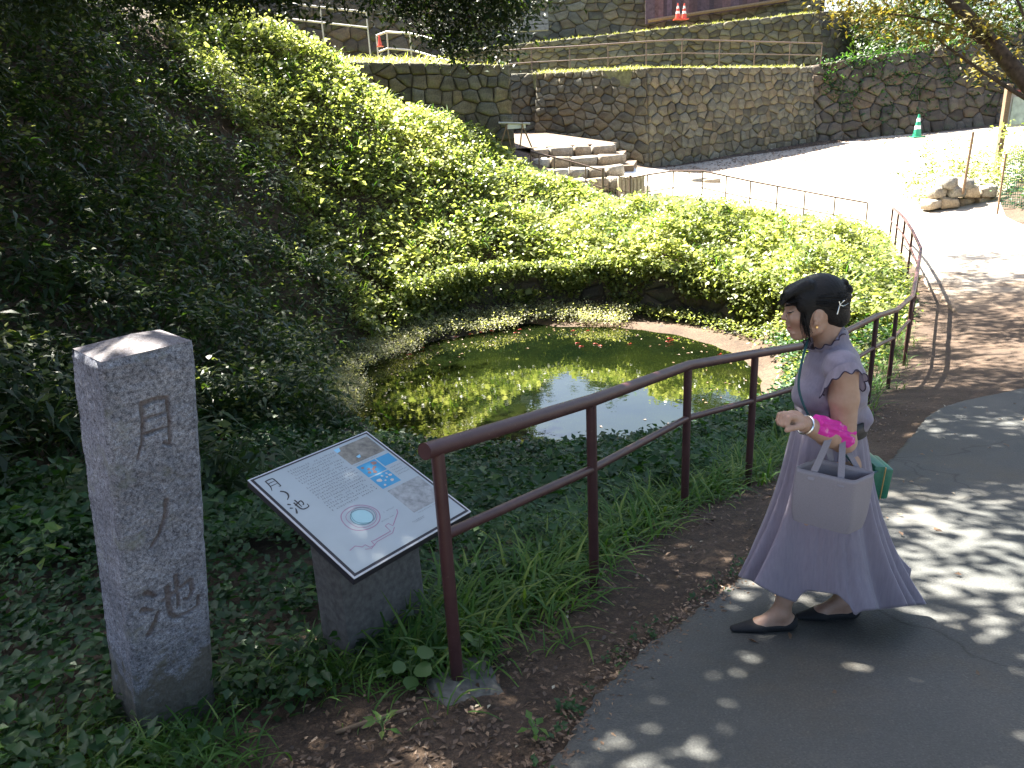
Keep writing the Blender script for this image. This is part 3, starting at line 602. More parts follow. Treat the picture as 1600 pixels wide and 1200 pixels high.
gxx, gyy = along(RAIL[:6], 800, rf, .27, .14); C = np.stack([gxx, gyy, zg(gxx, gyy)], 1)
tufts('long_grass', 'long bright green grass along the foot of the handrail', C, 10, (.12, .36), rf, tone=(.58, .25))
gxx = np.concatenate([rf.normal(-1.4, .3, 130), rf.normal(-.62, .25, 110), rf.normal(-1.1, .1, 30)]); gyy = np.concatenate([rf.normal(1.9, .18, 130), rf.normal(2.4, .11, 110), rf.normal(1.86, .05, 30)]); C = np.stack([gxx, gyy, zg(gxx, gyy)], 1)
tufts('pillar_grass', 'grass blades around the foot of the stone pillar and sign', C, 8, (.08, .2), rf, wr=(.04, .07))
gxx, gyy = along(RAIL[5:9], 160, rf, .2, .12); C = np.stack([gxx, gyy, zg(gxx, gyy)], 1)
tufts('far_rail_grass', 'grass and weeds along the far bend of the handrail', C, 9, (.14, .3), rf)
# grass on the wall tops and terraces
def top_grass(name, label, A, B, za, zb_, n, back, mat='dry_grass', Lr=(.12, .3)):
    t = rf.random(n); w = rf.random(n) ** 1.5 * back; A = np.array(A); B = np.array(B); d = (B - A) / np.hypot(*(B - A)); nr = np.array([-d[1], d[0]])
    P = A + (B - A) * t[:, None] + nr * w[:, None]; C = np.stack([P[:, 0], P[:, 1], za + (zb_ - za) * t], 1)
    tufts(name, label, C, 10, Lr, rf, mat, wr=(.05, .09), sp=.1)
top_grass('wall_top_grass', 'sunlit grass fringe on top of the long brown stone wall', (4.98, 30.05), (13.35, 35.65), 3.22, 3.2, 560, 1.6)
top_grass('wall_top_grass', 'sunlit grass fringe above the greyer wall by the steps', (1.5, 32.6), (5.1, 30.3), 3.38, 3.24, 260, 1.4)
top_grass('wall_top_grass', 'bright grass fringe on the mossy block wall, upper left', (-7, 20.4), (.25, 22.3), 3.45, 3.08, 520, 3.5)
top_grass('wall_top_grass', 'grass on the upper tier wall below the dark palisade', (-3.4, 38.5), (16.0, 41.5), 4.7, 5.95, 700, 3.5)
X, Y = rnd_pts(rf, -13, -1.5, 22.5, 33, 5); C = np.stack([X, Y, 3.2 + (Y - 22) * .06 - X * .05], 1)
tufts('terrace_grass', 'sunlit grass on the raised terrace behind the left bank', C, 10, (.15, .4), rf, 'dry_grass', wr=(.05, .09), sp=.14)
# weeds on the rough wall
t = rf.random(420); zf_ = .6 + rf.random(420) ** .6 * (2.7 + 1.5 * t); xf_ = 14.2 + 13 * t; C = np.stack([xf_, 34.95 + .232 * (xf_ - 13.9) + .3 * zf_ + rf.uniform(-.05, .25, 420), zf_ + rf.uniform(0, .35, 420)], 1)
foliage('wall_ferns', C, 11, (.3, .16, .2), (.12, .28), (.2, .4), (-50, 50), LEAF4, M['weed'], rf, (.4, .25)); tag(scn.objects['wall_ferns'], 'ferns and weeds sprouting from the rough boulder wall', 'ferns')
# fallen leaves
def litter(name, label, X, Y, lift, Lr=(.02, .05), tone=(.5, .25)):
    N = len(X); C = np.stack([X, Y, zg(X, Y, False) + lift], 1)
    V, F, k = leaves(LEAF4, C, rf.uniform(0, 6.28, N), np.radians(rf.uniform(-6, 14, N)), rf.normal(0, .35, N), rf.uniform(*Lr, N), rf.uniform(.35, .6, N) * Lr[1] * .7)
    T = np.clip(rf.normal(*tone, N), 0, 1); o = obj(name, mesh_np(name, V, F, False, {'tone': np.repeat(T, k)}), M['litter']); tag(o, label, 'leaves', kind='stuff')
gxx, gyy = along(np.vstack([[(-.9, 1.5)], RAIL[:6]]), 1500, rf, -.12, .16); litter('leaf_litter', 'fallen leaves and chips on the bare earth beside the path', gxx, gyy, .012, (.015, .04), (.33, .27))
gxx, gyy = rf.normal(-.35, .4, 700), rf.normal(1.75, .22, 700); litter('leaf_litter', 'fallen leaves on the bare earth at the bottom of the picture', gxx, gyy, .012, (.012, .035), (.3, .25))
X, Y = rnd_pts(rf, .3, 6.5, 1.2, 7, 5); litter('path_leaves', 'scattered dead leaves on the grey asphalt path', X[rail_side(X, Y) > .5], Y[rail_side(X, Y) > .5], .03, (.02, .05), (.6, .25))
X, Y = rnd_pts(rf, 9.5, 17, 11.5, 21, 40); mk = X > 10.6 + .35 * (Y - 12) + .6 * vnoise(X, Y, .6, 51); litter('roadside_leaves', 'thick brown leaf litter along the right edge of the path', X[mk], Y[mk], .04, (.05, .11), (.5, .28))
X, Y = rnd_pts(rf, 6, 26, 28, 38, 45); e_ = (Y - 29.4) - (X - 5.5) * .655; mk = (e_ < -.1) & (e_ > -3.2); litter('wall_foot_leaves', 'leaf litter, dense and dark to stand in for shadow, at the foot of the long stone wall', X[mk], Y[mk], .05, (.06, .13), (.45, .25))  # litter kept dense and dark to stand in for the wall's shadow

ru = np.random.default_rng(44); C = np.stack([ru.uniform(17.6, 30, 1500), ru.uniform(37.6, 44, 1500), np.zeros(1500)], 1); C[:, 1] += (C[:, 0] - 15) * .12; C[:, 2] = 3.1 + (C[:, 0] - 14) * .11 + ru.random(1500) * np.clip((C[:, 1] - 37.5) * .75, .2, 4.5)
foliage('slope_undergrowth', C, 11, (.4, .4, .3), (.16, .34), (.3, .5), (-50, 40), LEAF2, M['tree_leaf'], ru, (.45, .25)); tag(scn.objects['slope_undergrowth'], 'dark undergrowth massed above the rough boulder wall', 'undergrowth')
ee = np.array([(-.05, 1.62), (.17, 2.05), (.36, 2.33), (.62, 2.62), (1.02, 3.05), (1.6, 3.7), (2.25, 4.45)]); gxx, gyy = along(ee, 1600, rf, .0, .06); litter('path_edge_litter', 'crumbled leaves along the edge of the asphalt', gxx, gyy, .02, (.01, .03), (.4, .25))
gxx, gyy = along(ee, 60, rf, .03, .03); C = np.stack([gxx, gyy, zg(gxx, gyy) + .02], 1); foliage('path_edge_weeds', C, 8, (.025, .025, .012), (.012, .03), (.5, .75), (0, 50), LEAF4, M['weed'], rf, (.4, .2)); tag(scn.objects['path_edge_weeds'], 'tiny weeds along the edge of the asphalt', 'weeds')

a_f = rf.uniform(0, 6.283, 260); r_f = 3.45 - np.abs(rf.normal(0, .55, 260)); Xw, Yw = PC[0] + r_f * np.cos(a_f), PC[1] + r_f * np.sin(a_f); Cw = np.stack([Xw, Yw, np.full(260, -2.295)], 1)
Vw, Fw, kw = leaves(LEAF4, Cw, rf.uniform(0, 6.28, 260), np.radians(rf.uniform(-1, 3, 260)), rf.normal(0, .05, 260), rf.uniform(.03, .07, 260), rf.uniform(.02, .04, 260))
tag(obj('floating_leaves', mesh_np('floating_leaves', Vw, Fw, False, {'tone': np.repeat(np.clip(rf.normal(.6, .25, 260), 0, 1), kw)}), M['litter']), 'small dead leaves floating on the pond', 'leaves', kind='stuff')

aa = np.radians(np.append(rf.uniform(-28, 14, 420), rf.uniform(14, 62, 150))); rr_ = np.append(rf.uniform(3.5, 4.75, 420), rf.uniform(3.75, 4.15, 150)); Xs, Ys = PC[0] + rr_ * np.cos(aa), PC[1] + rr_ * np.sin(aa)
C = np.stack([Xs, Ys, np.maximum(zg(Xs, Ys), -2.28) + .03 + .16 * rf.random(570)], 1)
foliage('shore_weeds', C, 11, (.12, .12, .07), (.04, .09), (.5, .75), (-25, 50), LEAF4, M['shrub'], rf, (.4, .25)); tag(scn.objects['shore_weeds'], 'leafy weeds on the right shore of the pond beside the handrail', 'weeds')
# ------------------------------------------------------------------ handrails and fences
def fence(name, label, cat, P, H, rt, rm, rp, mat, midh=.5, parts=None, group=None, bury=.15, mid=True, over=0.0):
    """posts at every plan point P (x,y[,zground]); a top rail and mid rail per stretch"""
    P = [np.array([p[0], p[1], (p[2] if len(p) > 2 else z1(p[0], p[1]))]) for p in P]
    r = empty(name, tuple(P[0])); tag(r, label, cat, group); o = P[0]
    for p in P: MB().tube([p - o - (0, 0, bury), p - o + (0, 0, H - .01)], rp, 10).build('post', M[mat], r, True)
    T = [p - o + (0, 0, H) for p in P]
    if over: T[0] = T[0] - (T[1] - T[0]) / np.linalg.norm(T[1] - T[0]) * over
    MB().tube(T, rt, 14).build('top_rail', M[mat], r, True)
    if mid: MB().tube([p - o + (0, 0, H * midh) for p in P], rm, 12).build('middle_rail', M[mat], r, True)
    return r
mids = [RAIL[7] * (1 - t) + RAIL[8] * t for t in (.33, .66)] ; mids2 = [RAIL[8] * (1 - t) + RAIL[9] * t for t in (.25, .5, .75)]
fence('handrail', 'red-brown pipe handrail running from the foreground round the path edge', 'handrail', list(RAIL[:8]) + mids + [RAIL[8]] + mids2 + [RAIL[9]], .92, .028, .019, .023, 'rail', .655, over=.06)
fb = rough_block((RAIL[0][0] + .02, RAIL[0][1] - .03, z1(*RAIL[0]) - .035), (.25, .21, .12), .5, np.random.default_rng(3), M['concrete'], None, name='footing_block', jit=.14)
tag(fb, 'rough grey concrete footing at the base of the nearest handrail post', 'footing')
def at_rail(u, v, Y, h=.92): p = at(u, v, Y); return (p[0], p[1], p[2] - h)
far = [at_rail(1356, 317, 20), at_rail(1305, 308, 20.4), at_rail(1258, 299, 20.9), at_rail(1215, 291, 21.3), at_rail(1173, 283, 21.6), at_rail(1135, 275, 21.9), at_rail(1098, 267, 22.1), at_rail(1052, 267, 22.1), at_rail(1012, 273, 22.0), at_rail(986, 278, 22)]
fence('plaza_fence', 'thin brown two-rail fence between green mound and bright plaza', 'fence', far, .92, .022, .015, .018, 'far_rail', .5)
fence('stair_fence', 'thin brown two-rail fence sloping down beside the stone steps', 'fence', [at_rail(829, 236, 22.3), at_rail(842, 240, 22.25), at_rail(866, 246, 22.2), at_rail(890, 252, 22.15), at_rail(915, 259, 22.1), at_rail(941, 267, 22)], .92, .022, .015, .018, 'far_rail', .5)
ga = np.array(at_rail(942, 266, 21.95)); gb = np.array(at_rail(985, 277, 21.95))
gt = empty('bar_gate', tuple(ga)); tag(gt, 'small gate of thin vertical bars in the far fence', 'gate')
for p in (ga, gb): MB().tube([p - ga - (0, 0, .1), p - ga + (0, 0, .98)], .04, 8).build('gate_post', M['far_rail'], gt, True)
d = gb - ga
for k in (.12, .5, .86): MB().tube([d * .04 + (0, 0, k), d * .96 + (0, 0, k)], .012, 6).build('rail', M['far_rail'], gt)
for k in range(1, 10): MB().tube([d * k / 10 + (0, 0, .12), d * k / 10 + (0, 0, .88)], .008, 5).build('bar', M['far_rail'], gt)
# slatted box and sloping white slab beyond the gate
p = at(985, 300, 23.2); bxr = empty('slatted_box', (p[0], p[1], z1(p[0], p[1]))); tag(bxr, 'small beige slatted box standing just behind the gate', 'box')
M['beige'] = simple('beige_boards', (.36, .31, .22), .8, 20, .2); M['white'] = simple('white_paint', (.7, .69, .66), .6, 30, .06)
MB().box((0, 0, .3), (.78, .4, .6)).build('case', M['beige'], bxr, bevel=.02)
for k in range(7): MB().box((-.34 + k * .11, -.22, .3), (.07, .03, .62)).build('slat', M['beige'], bxr)
p = at(965, 268, 24.2); pr = empty('ramp_slab', (p[0], p[1], z1(p[0], p[1]))); tag(pr, 'pale flat slab sloping up to the steps behind the gate', 'slab')
MB().add([(-.9, -.7, .1), (.9, -.6, .05), (.6, .7, .55), (-.6, .7, .6), (-.9, -.7, -.1), (.9, -.6, -.1), (.6, .7, -.1), (-.6, .7, -.1)], [(0, 1, 2, 3), (0, 4, 5, 1), (1, 5, 6, 2), (2, 6, 7, 3), (3, 7, 4, 0)]).build('top', M['white'], pr)
# trestle of poles by the wall end
p = at(805, 222, 21.6); tr = empty('pole_trestle', (p[0], p[1], p[2] - .05)); tag(tr, 'trestle of lashed bamboo poles at the end of the mossy wall', 'trestle')
for s in (-1, 1):
    MB().tube([(s * .28 - .16, -.1, -.1), (s * .2 + .02, 0, .55)], .022, 6).build('leg', M['wood'], tr); MB().tube([(s * .28 + .16, .1, -.1), (s * .2 - .02, 0, .55)], .022, 6).build('leg', M['wood'], tr)
MB().tube([(-.42, 0, .56), (.42, 0, .5)], .028, 7).build('crossbar', M['pale_rail'], tr)
MB().box((.05, .02, .45), (.5, .03, .12)).build('board', M['white'], tr)
# terrace railings
fence('terrace_railing', 'brown two-rail railing along the terrace above the long wall', 'railing', [at_rail(u, v, Y, 1.0) for u, v, Y in ((776, 80, 33), (830, 76, 33), (890, 73, 33), (950, 69, 33), (1010, 65, 33.2), (1066, 62, 33.5), (1125, 63.5, 34.6), (1180, 65, 35.8), (1235, 66.5, 37), (1285, 68, 38))], 1.0, .03, .02, .022, 'far_rail', .5, bury=.5)
fence('pale_railing', 'pale two-rail railing at the top left in front of dark wall', 'railing', [at_rail(u, v, Y, 1.0) for u, v, Y in ((440, 4, 30), (500, 11, 30), (572, 19, 30))], 1.0, .035, .03, .025, 'pale_rail', .5, bury=.6)
fence('pale_railing', 'pale railing half hidden behind the dark hanging branch', 'railing', [at_rail(u, v, Y, 1.0) for u, v, Y in ((588, 56, 28), (604, 50, 28), (640, 52, 27), (700, 68, 26))], 1.0, .035, .03, .025, 'pale_rail', .5, bury=.6)

# ------------------------------------------------------------------ small far things
def cone(loc, label, c1, c2, h=.7, group=None):
    r = empty('traffic_cone', loc); tag(r, label, 'traffic cone', group)
    g = h / .7; MB().box((0, 0, .02 * g), (.38 * g, .38 * g, .04 * g)).build('base', c1, r, bevel=.006)
    ra = lambda z: (.14 - .115 * z / h) * g
    for k in range(6):
        z0, z1_ = .04 + (h - .04) * k / 6, .04 + (h - .04) * (k + 1) / 6
        MB().lathe([(ra(z0), z0), (ra(z1_), z1_)], 14).build('band', c2 if k in (2, 4) else c1, r, True)
M['cone_g'] = simple('green_plastic', (.02, .25, .13), .45); M['cone_r'] = simple('red_plastic', (.6, .07, .04), .45)
p = at(1433, 208, 34.6); cone((p[0], p[1], z1(p[0], p[1]) + .02), 'green traffic cone with white bands at the foot of the rough wall', M['cone_g'], M['white'], .95)
p = at(1059, 31, 45); cone((p[0], p[1], p[2]), 'red and white cone before the palisade, left of a pair', M['cone_r'], M['white'], .8, 'cones by the palisade')
p = at(1069, 31, 45); cone((p[0], p[1], p[2]), 'red and white cone before the palisade, right of a pair', M['cone_r'], M['white'], .8, 'cones by the palisade')
p = at(594, 73, 27.5); cone((p[0], p[1], p[2]), 'tiny red cone beside the pale railing on the left terrace', M['cone_r'], M['cone_r'], .38)
pf = empty('palisade', (8, 47.5, 6)); tag(pf, 'dark brown board palisade tinted with purple lens flare along the top of the picture', 'palisade')
a_, b_ = at(1012, 36, 46.5), at(1232, 2, 48.5)
for k in range(34):
    t = k / 34; q = a_ + (b_ - a_) * t - (8, 47.5, 6); MB().box((q[0], q[1] - .05 * (k % 2), q[2] + 1.1), (.27 if k % 2 else .24, .04, 2.3)).build('board', M['flare_wood'], pf)
MB().tube([a_ - (8, 47.5, 6) + (0, -.06, .1), b_ - (8, 47.5, 6) + (0, -.06, .1)], .1, 6).build('ground_beam', M['wood'], pf)
p = at(825, 36, 42); M['grey_plank'] = simple('grey_plank', (.16, .16, .17), .8, 9, .3); wb = empty('plank_box', tuple(p)); tag(wb, 'low grey plank box on the upper grass terrace', 'box')
for k in range(3): MB().box((0, 0, -.25 + k * .28), (2.0, .5, .25)).build('plank', M['grey_plank'], wb)
# notice board on the right edge
p = at(1566, 205, 25); nb = empty('notice_board', (p[0], p[1], z1(p[0], p[1]) - .1)); tag(nb, 'glazed notice board on a brown wooden post at the right edge', 'notice board')
H0 = p[2] - z1(p[0], p[1])
MB().box((0, 0, 1.2), (.16, .16, 3.2)).build('post', M['wood'], nb, bevel=.02); MB().box((1.75, 0, 1.2), (.16, .16, 3.2)).build('post', M['wood'], nb, bevel=.02)
q = at(1590, 172, 25) - np.array(nb.location)
MB().box((.9, .02, q[2]), (1.56, .05, 1.0)).build('frame', M['pale_rail'], nb)
M['poster'] = simple('board_print', (.45, .5, .42), .3, 5, .3)
MB().box((.9, -.02, q[2] - .02), (1.46, .02, .8)).build('panel', M['poster'], nb)
M['roof_red'] = simple('board_hood', (.35, .08, .06), .6); MB().box((.9, 0, q[2] + .56), (1.8, .3, .06)).build('hood', M['roof_red'], nb)
# stone pile, stake and netting by the right edge
ps = at(1490, 275, 22); sp = empty('stone_pile', (ps[0], ps[1], z1(ps[0], ps[1]))); tag(sp, 'low pile of stacked stones under the bushes at right', 'stone pile')
rp_ = np.random.default_rng(8)
for (x, z, s) in ((-.55, .15, .42), (-.1, .17, .5), (.4, .15, .45), (.85, .14, .5), (1.3, .13, .5), (-.4, .45, .36), (.05, .47, .42), (.5, .44, .36), (.95, .42, .4), (-.2, .7, .34), (.3, .68, .3)):
    rough_block((x, rp_.uniform(-.1, .1), z), (s, .45, .3), rp_.uniform(-.3, .3), rp_, M['step'], sp, jit=.16)
p0 = at(1506, 292, 21.6); p1_ = at(1521, 206, 21.6); stk = MB().tube([(0, 0, -.2), p1_ - p0], .035, 7).build('wooden_stake', M['wood']); stk.location = p0; tag(stk, 'leaning pale wooden stake in front of the stone pile', 'stake')
nt = empty('net_fence', tuple(at(1575, 325, 19.5))); tag(nt, 'green net stretched on thin poles at the right edge', 'net fence'); o_ = np.array(nt.location)
M['net'] = simple('green_net', (.02, .16, .09), .7)
c4 = [at(1560, 322, 19.5) - o_, at(1572, 240, 19.5) - o_, at(1640, 212, 19.0) - o_, at(1640, 330, 18.6) - o_]
for k in (0, 3): MB().tube([c4[k] - (0, 0, .2), c4[k if k else 0] + (c4[1] - c4[0] if k == 0 else c4[2] - c4[3])], .025, 6).build('pole', M['wood'], nt)
mb = MB()
for i in range(23):
    t = i / 22; mb.tube([c4[0] * (1 - t) + c4[3] * t, c4[1] * (1 - t) + c4[2] * t], .006, 3, False); mb.tube([c4[0] * (1 - t) + c4[1] * t, c4[3] * (1 - t) + c4[2] * t], .006, 3, False)
mb.build('net', M['net'], nt)
rb = np.random.default_rng(61)
C = np.stack([rb.uniform(12.2, 18, 420), rb.uniform(22.2, 24.4, 420), np.zeros(420)], 1); C[:, 2] = zg(C[:, 0], C[:, 1]) + .05 + rb.random(420) * 1.15 * (1 + .4 * np.sin(C[:, 0] * 3))
foliage('roadside_bush', C, 14, (.2, .2, .15), (.07, .14), (.45, .7), (-30, 50), LEAF4, M['shrub'], rb, (.4, .25)); b_ = scn.objects['roadside_bush']; del b_['kind']; tag(b_, 'bright yellow-green bush behind the stone pile at right', 'bush')
C = np.stack([rb.uniform(13.6, 17, 300), rb.uniform(18.6, 21.5, 300), np.zeros(300)], 1); C[:, 2] = zg(C[:, 0], C[:, 1]) + rb.random(300) * 1.0
foliage('dark_bush', C, 14, (.25, .25, .2), (.07, .14), (.45, .7), (-30, 50), LEAF4, M['weed'], rb, (.35, .2)); b_ = scn.objects['dark_bush']; del b_['kind']; tag(b_, 'dark green bush inside the green net at right', 'bush')

# ------------------------------------------------------------------ trees
def limb(a, b, r0, r1, rng, n=7, sag=.25):
    a, b = np.array(a, float), np.array(b, float); L = np.linalg.norm(b - a); o = rng.normal(0, .06 * L, 3)
    pts = [a + (b - a) * t + o * math.sin(t * math.pi) + np.array([0, 0, sag * L * .3 * math.sin(t * math.pi)]) for t in np.linspace(0, 1, n)]
    return pts, list(np.linspace(r0, r1, n))
def tree(name, label, base, top, r, blobs, rng, mat='tree_leaf', dens=1.0, K=11, Lr=(.07, .13), tone=(.45, .25), group=None, leaf=LEAF4, wr=(.4, .6)):
    base = np.array(base, float); top = np.array(top, float)
    rt = empty(name, tuple(base)); tag(rt, label, 'tree', group)
    pts, rad = limb(base * 0 - (0, 0, .4), top - base, r, r * .45, rng, 9, .1)
    tk = MB().tube(pts, rad, 10).build('trunk', M['bark'], rt, True)
    Cs = []
    for (c, s) in blobs:
        c = np.array(c, float); s = np.array(s, float)
        j = rng.integers(3, 9); p0 = pts[j]; q, rr_ = limb(p0, c - base, rad[j] * .3, .012, rng); MB().tube(q, rr_, 7).build('limb', M['bark'], rt, True)
        N = int(30 * dens * s[0] * s[1] * s[2]) + 12
        u = rng.normal(0, 1, (N, 3)); u /= np.linalg.norm(u, axis=1, keepdims=True); rad_ = rng.random((N, 1)) ** .45
        w = 1 + .22 * np.sin(u[:, :1] * 5 + c[0]) + .2 * np.sin(u[:, 1:2] * 6 + c[1]) + .15 * np.sin(u[:, 2:] * 7)
        Cs.append(c - base + u * rad_ * w * s)
    Cs = np.concatenate(Cs)
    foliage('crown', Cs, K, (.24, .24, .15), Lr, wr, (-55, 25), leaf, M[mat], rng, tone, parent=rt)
    return rt
rt_ = np.random.default_rng(77)
tree('evergreen_tree', 'large dark tree at left whose branch hangs into the top of the picture', (-8.2, 6.2, z1(-8.2, 6.2)), (-6.2, 8.2, 6.8), .3,
     [((-5.2, 7.0, 6.6), (2.0, 1.6, 1.1)), ((-2.4, 8.2, 6.4), (1.9, 1.6, 1.0)), ((.2, 8.6, 6.6), (1.7, 1.5, .9)), ((-3.2, 11.2, 7.4), (2.0, 1.7, 1.1)), ((-.6, 11.2, 6.4), (1.8, 1.6, 1.0)), ((-6.0, 10.2, 8.2), (2.2, 1.9, 1.2)), ((-2.2, 5.6, 5.6), (1.5, 1.2, .7)), ((-4.5, 13.4, 8.0), (1.7, 1.3, .9)), ((-4.4, 9.2, 7.4), (1.6, 1.6, 1.0)), ((-1.2, 9.6, 7.0), (1.5, 1.4, .9)), ((1.6, 11.0, 7.0), (1.4, 1.2, .8)), ((-6.8, 8.0, 8.0), (1.6, 1.6, 1.0)), ((-4.2, 6.2, 5.4), (1.4, 1.2, .7)), ((-3.2, 7.2, 6.0), (1.3, 1.2, .7)), ((-3.6, 8.6, 6.4), (1.3, 1.2, .7)), ((-1.8, 7.0, 5.8), (1.2, 1.1, .6)), ((-5.6, 8.6, 7.0), (1.4, 1.3, .8)), ((-1.2, 4.6, 5.4), (1.3, 1.1, .6)), ((.9, 6.0, 6.0), (1.2, 1.1, .6)), ((-3.4, 4.6, 5.2), (1.3, 1.1, .6))], rt_, dens=7, K=14, Lr=(.1, .18), leaf=LEAF2)
tree('overhanging_tree', 'dark glossy-leaved tree with foliage hanging down at the top centre', (-10.2, 12.0, z1(-10.2, 12.0)), (-4.0, 11.5, 6.2), .16,
     [(tuple(at(742, 28, 11)), (.72, .45, .42)), (tuple(at(690, 40, 11.2)), (.4, .4, .3)), (tuple(at(760, 66, 11)), (.3, .3, .22)), (tuple(at(705, 72, 11.2)), (.25, .3, .18)), (tuple(at(800, 15, 11)), (.4, .4, .3)), (tuple(at(640, -10, 11)), (.8, .5, .3)), (tuple(at(740, -40, 11)), (1.3, .7, .5)), (tuple(at(420, -12, 10)), (1.2, .5, .25)), (tuple(at(180, -14, 9.5)), (1.3, .5, .3)), (tuple(at(50, 5, 9)), (.7, .5, .3)), (tuple(at(330, -25, 10)), (1.2, .6, .3))], rt_, dens=19, K=14, Lr=(.07, .13), tone=(.3, .2), wr=(.28, .42), leaf=LEAF2)
tree('hillside_tree', 'big dark tree standing out of frame on the left hill', (-13.5, 13.5, 5.6), (-10.5, 15.0, 11.5), .35,
     [((-9.2, 13.2, 9.2), (2.3, 2.0, 1.4)), ((-8.2, 16.4, 10.0), (2.2, 1.8, 1.3)), ((-10.5, 17.5, 10.6), (2.3, 2.0, 1.4)), ((-11.5, 11.0, 9.5), (2.3, 2.0, 1.4)), ((-7.0, 12.2, 8.8), (1.6, 1.5, 1.0)), ((-7.2, 14.6, 9.0), (1.5, 1.3, .9)), ((-9.6, 10.4, 8.6), (1.6, 1.4, 1.0)), ((-9.0, 15.4, 9.6), (1.8, 1.6, 1.2)), ((-7.6, 17.4, 8.8), (1.4, 1.2, .8)), ((-5.6, 15.6, 7.8), (1.3, 1.1, .7)), ((-4.2, 14.2, 7.0), (1.2, 1.1, .6)), ((-7.6, 19.6, 9.4), (1.5, 1.2, .8)), ((-6.2, 17.8, 8.4), (1.3, 1.1, .7)), ((-8.2, 21.6, 9.8), (1.5, 1.2, .8)), ((-9.8, 19.6, 10.4), (1.6, 1.4, .9))], rt_, dens=2.6, K=14, Lr=(.1, .18), leaf=LEAF2)
p0, p1_ = at(1600, 108, 11.5), at(1490, -6, 12.0)
tree('leaning_tree', 'tree with leaning brown trunk and yellowing leaves at the upper right', tuple(p0 + (p0 - p1_) * 2.2), tuple(p1_ + (p1_ - p0) * 1.6), .15,
     [(tuple(at(1375, 20, 12.5)), (.55, .5, .3)), (tuple(at(1325, 10, 12.4)), (.35, .4, .22)), (tuple(at(1450, 50, 12.2)), (.45, .4, .25)), (tuple(at(1540, 40, 11.8)), (.6, .5, .35)), (tuple(at(1560, 95, 12.8)), (.4, .4, .25)), (tuple(at(1420, -40, 12.5)), (1.0, .8, .4)), (tuple(at(1560, -60, 12.5)), (1.1, .9, .45))], rt_, mat='tree_leaf_y', dens=11, K=11, Lr=(.07, .13), tone=(.55, .25), wr=(.32, .48), leaf=LEAF2)
tree('path_tree', 'tall tree standing right of the path, shading it with dapples', (11.5, 9.0, z1(11.5, 9.0)), (8.5, 12.0, 8.0), .28,
     [((3.2, 12.4, 7.4), (1.5, 1.3, .8)), ((5.4, 14.2, 7.8), (1.5, 1.3, .8)), ((7.2, 16.0, 7.6), (1.4, 1.2, .8)), ((2.2, 9.8, 6.8), (1.2, 1.1, .7)), ((6.8, 12.2, 8.8), (1.5, 1.4, .9)), ((9.4, 14.4, 8.6), (1.8, 1.5, 1.0)), ((5.0, 17.4, 7.8), (1.1, 1.0, .6)), ((.6, 13.2, 7.2), (1.3, 1.2, .7)), ((3.6, 15.6, 7.6), (1.3, 1.0, .6)), ((2.0, 14.6, 7.4), (1.2, 1.0, .6)), ((3.4, 17.2, 8.0), (1.2, 1.1, .6)), ((4.8, 19.0, 8.2), (1.3, 1.1, .6)), ((5.8, 20.8, 8.4), (1.1, 1.0, .6)), ((7.4, 18.6, 8.8), (1.4, 1.3, .8)), ((9.0, 17.0, 8.4), (1.4, 1.3, .8)), ((.2, 11.8, 7.2), (1.2, 1.1, .6)), ((1.6, 13.0, 7.4), (1.1, 1.0, .6))], rt_, dens=3.4, K=12, Lr=(.09, .16), leaf=LEAF2)
bt = np.random.default_rng(99)
for i, (x, y, h, w) in enumerate(((-15, 52, 17, 5), (-8.5, 55, 19, 5), (-3.0, 54, 18, 4.2), (1.8, 55, 16, 3.6), (7.5, 56, 8.5, 4), (13.5, 56, 11, 3.6), (20, 54, 14, 4), (27, 50, 13, 4.5), (33, 46, 12, 5), (25, 43.5, 7.5, 3), (-22, 40, 15, 5), (30, 36, 10, 3.5), (-16, 27, 12, 4))):
    z0 = 6.0 if y > 40 else 4.0; z0 = min(z0, 4.4) if x > 19 else z0
    tree('forest_tree', ['dark leafy tree of the wood behind the top walls, left part', 'dark leafy tree of the wood above the rough wall, right part'][int(x > 5)], (x, y, z0 - 1), (x + bt.uniform(-1, 1), y, z0 + h * .6), .3,
         [((x + bt.uniform(-.5, .5) * w, y + bt.uniform(-.4, .4) * w, z0 + h * f), (w * .55, w * .5, h * .16)) for f in (.3, .45, .6, .75, .9)], bt, dens=.3, K=12, Lr=(.3, .55), leaf=LEAF2, tone=(.4, .25), group=['trees behind the top walls', 'trees above the rough wall'][int(x > 5)])

for lab, x, y, tx, ty, bl in (('added unseen tree behind the camera at left, blocking sky light', -4.5, -5, -3, -3, [((-3.2, -2.5, 5.6), (2.2, 1.8, 1.0)), ((-1.0, -3.5, 6.0), (2.0, 1.7, 1.0)), ((-5.5, -1.0, 5.6), (2.0, 1.8, 1.0)), ((-6.2, 2.2, 5.8), (1.8, 1.6, 1.0)), ((-4, -4, 3.6), (2, 1.6, 1.1))]),
    ('added unseen tree behind the camera at right, blocking sky light', 6.5, -4, 5, -2, [((2.6, -2.6, 6.0), (2.2, 1.8, 1.0)), ((5.4, -1.4, 5.6), (2.2, 1.8, 1.0)), ((7.5, 1.2, 5.6), (2.0, 1.8, 1.0)), ((5, -4, 3.6), (2, 1.6, 1.1)), ((3.2, .6, 7.2), (1.6, 1.4, .8))]),
    ('added unseen tree beyond the right edge of the path, blocking sky light', 11.5, 4.5, 10, 5, [((9.4, 4.2, 5.2), (2.0, 1.8, 1.1)), ((11, 6.5, 5.6), (2.2, 1.8, 1.2)), ((10.6, 2.4, 3.2), (1.6, 1.6, 1.2)), ((8.6, 7.0, 7.0), (1.5, 1.4, .8))])):
    tree('added_shade_tree', lab, (x, y, z1(x, y)), (tx, ty, 5.5), .22, bl, rt_, dens=6, K=14, Lr=(.12, .2), leaf=LEAF2)  # unseen trees added to block sky light over the near ground
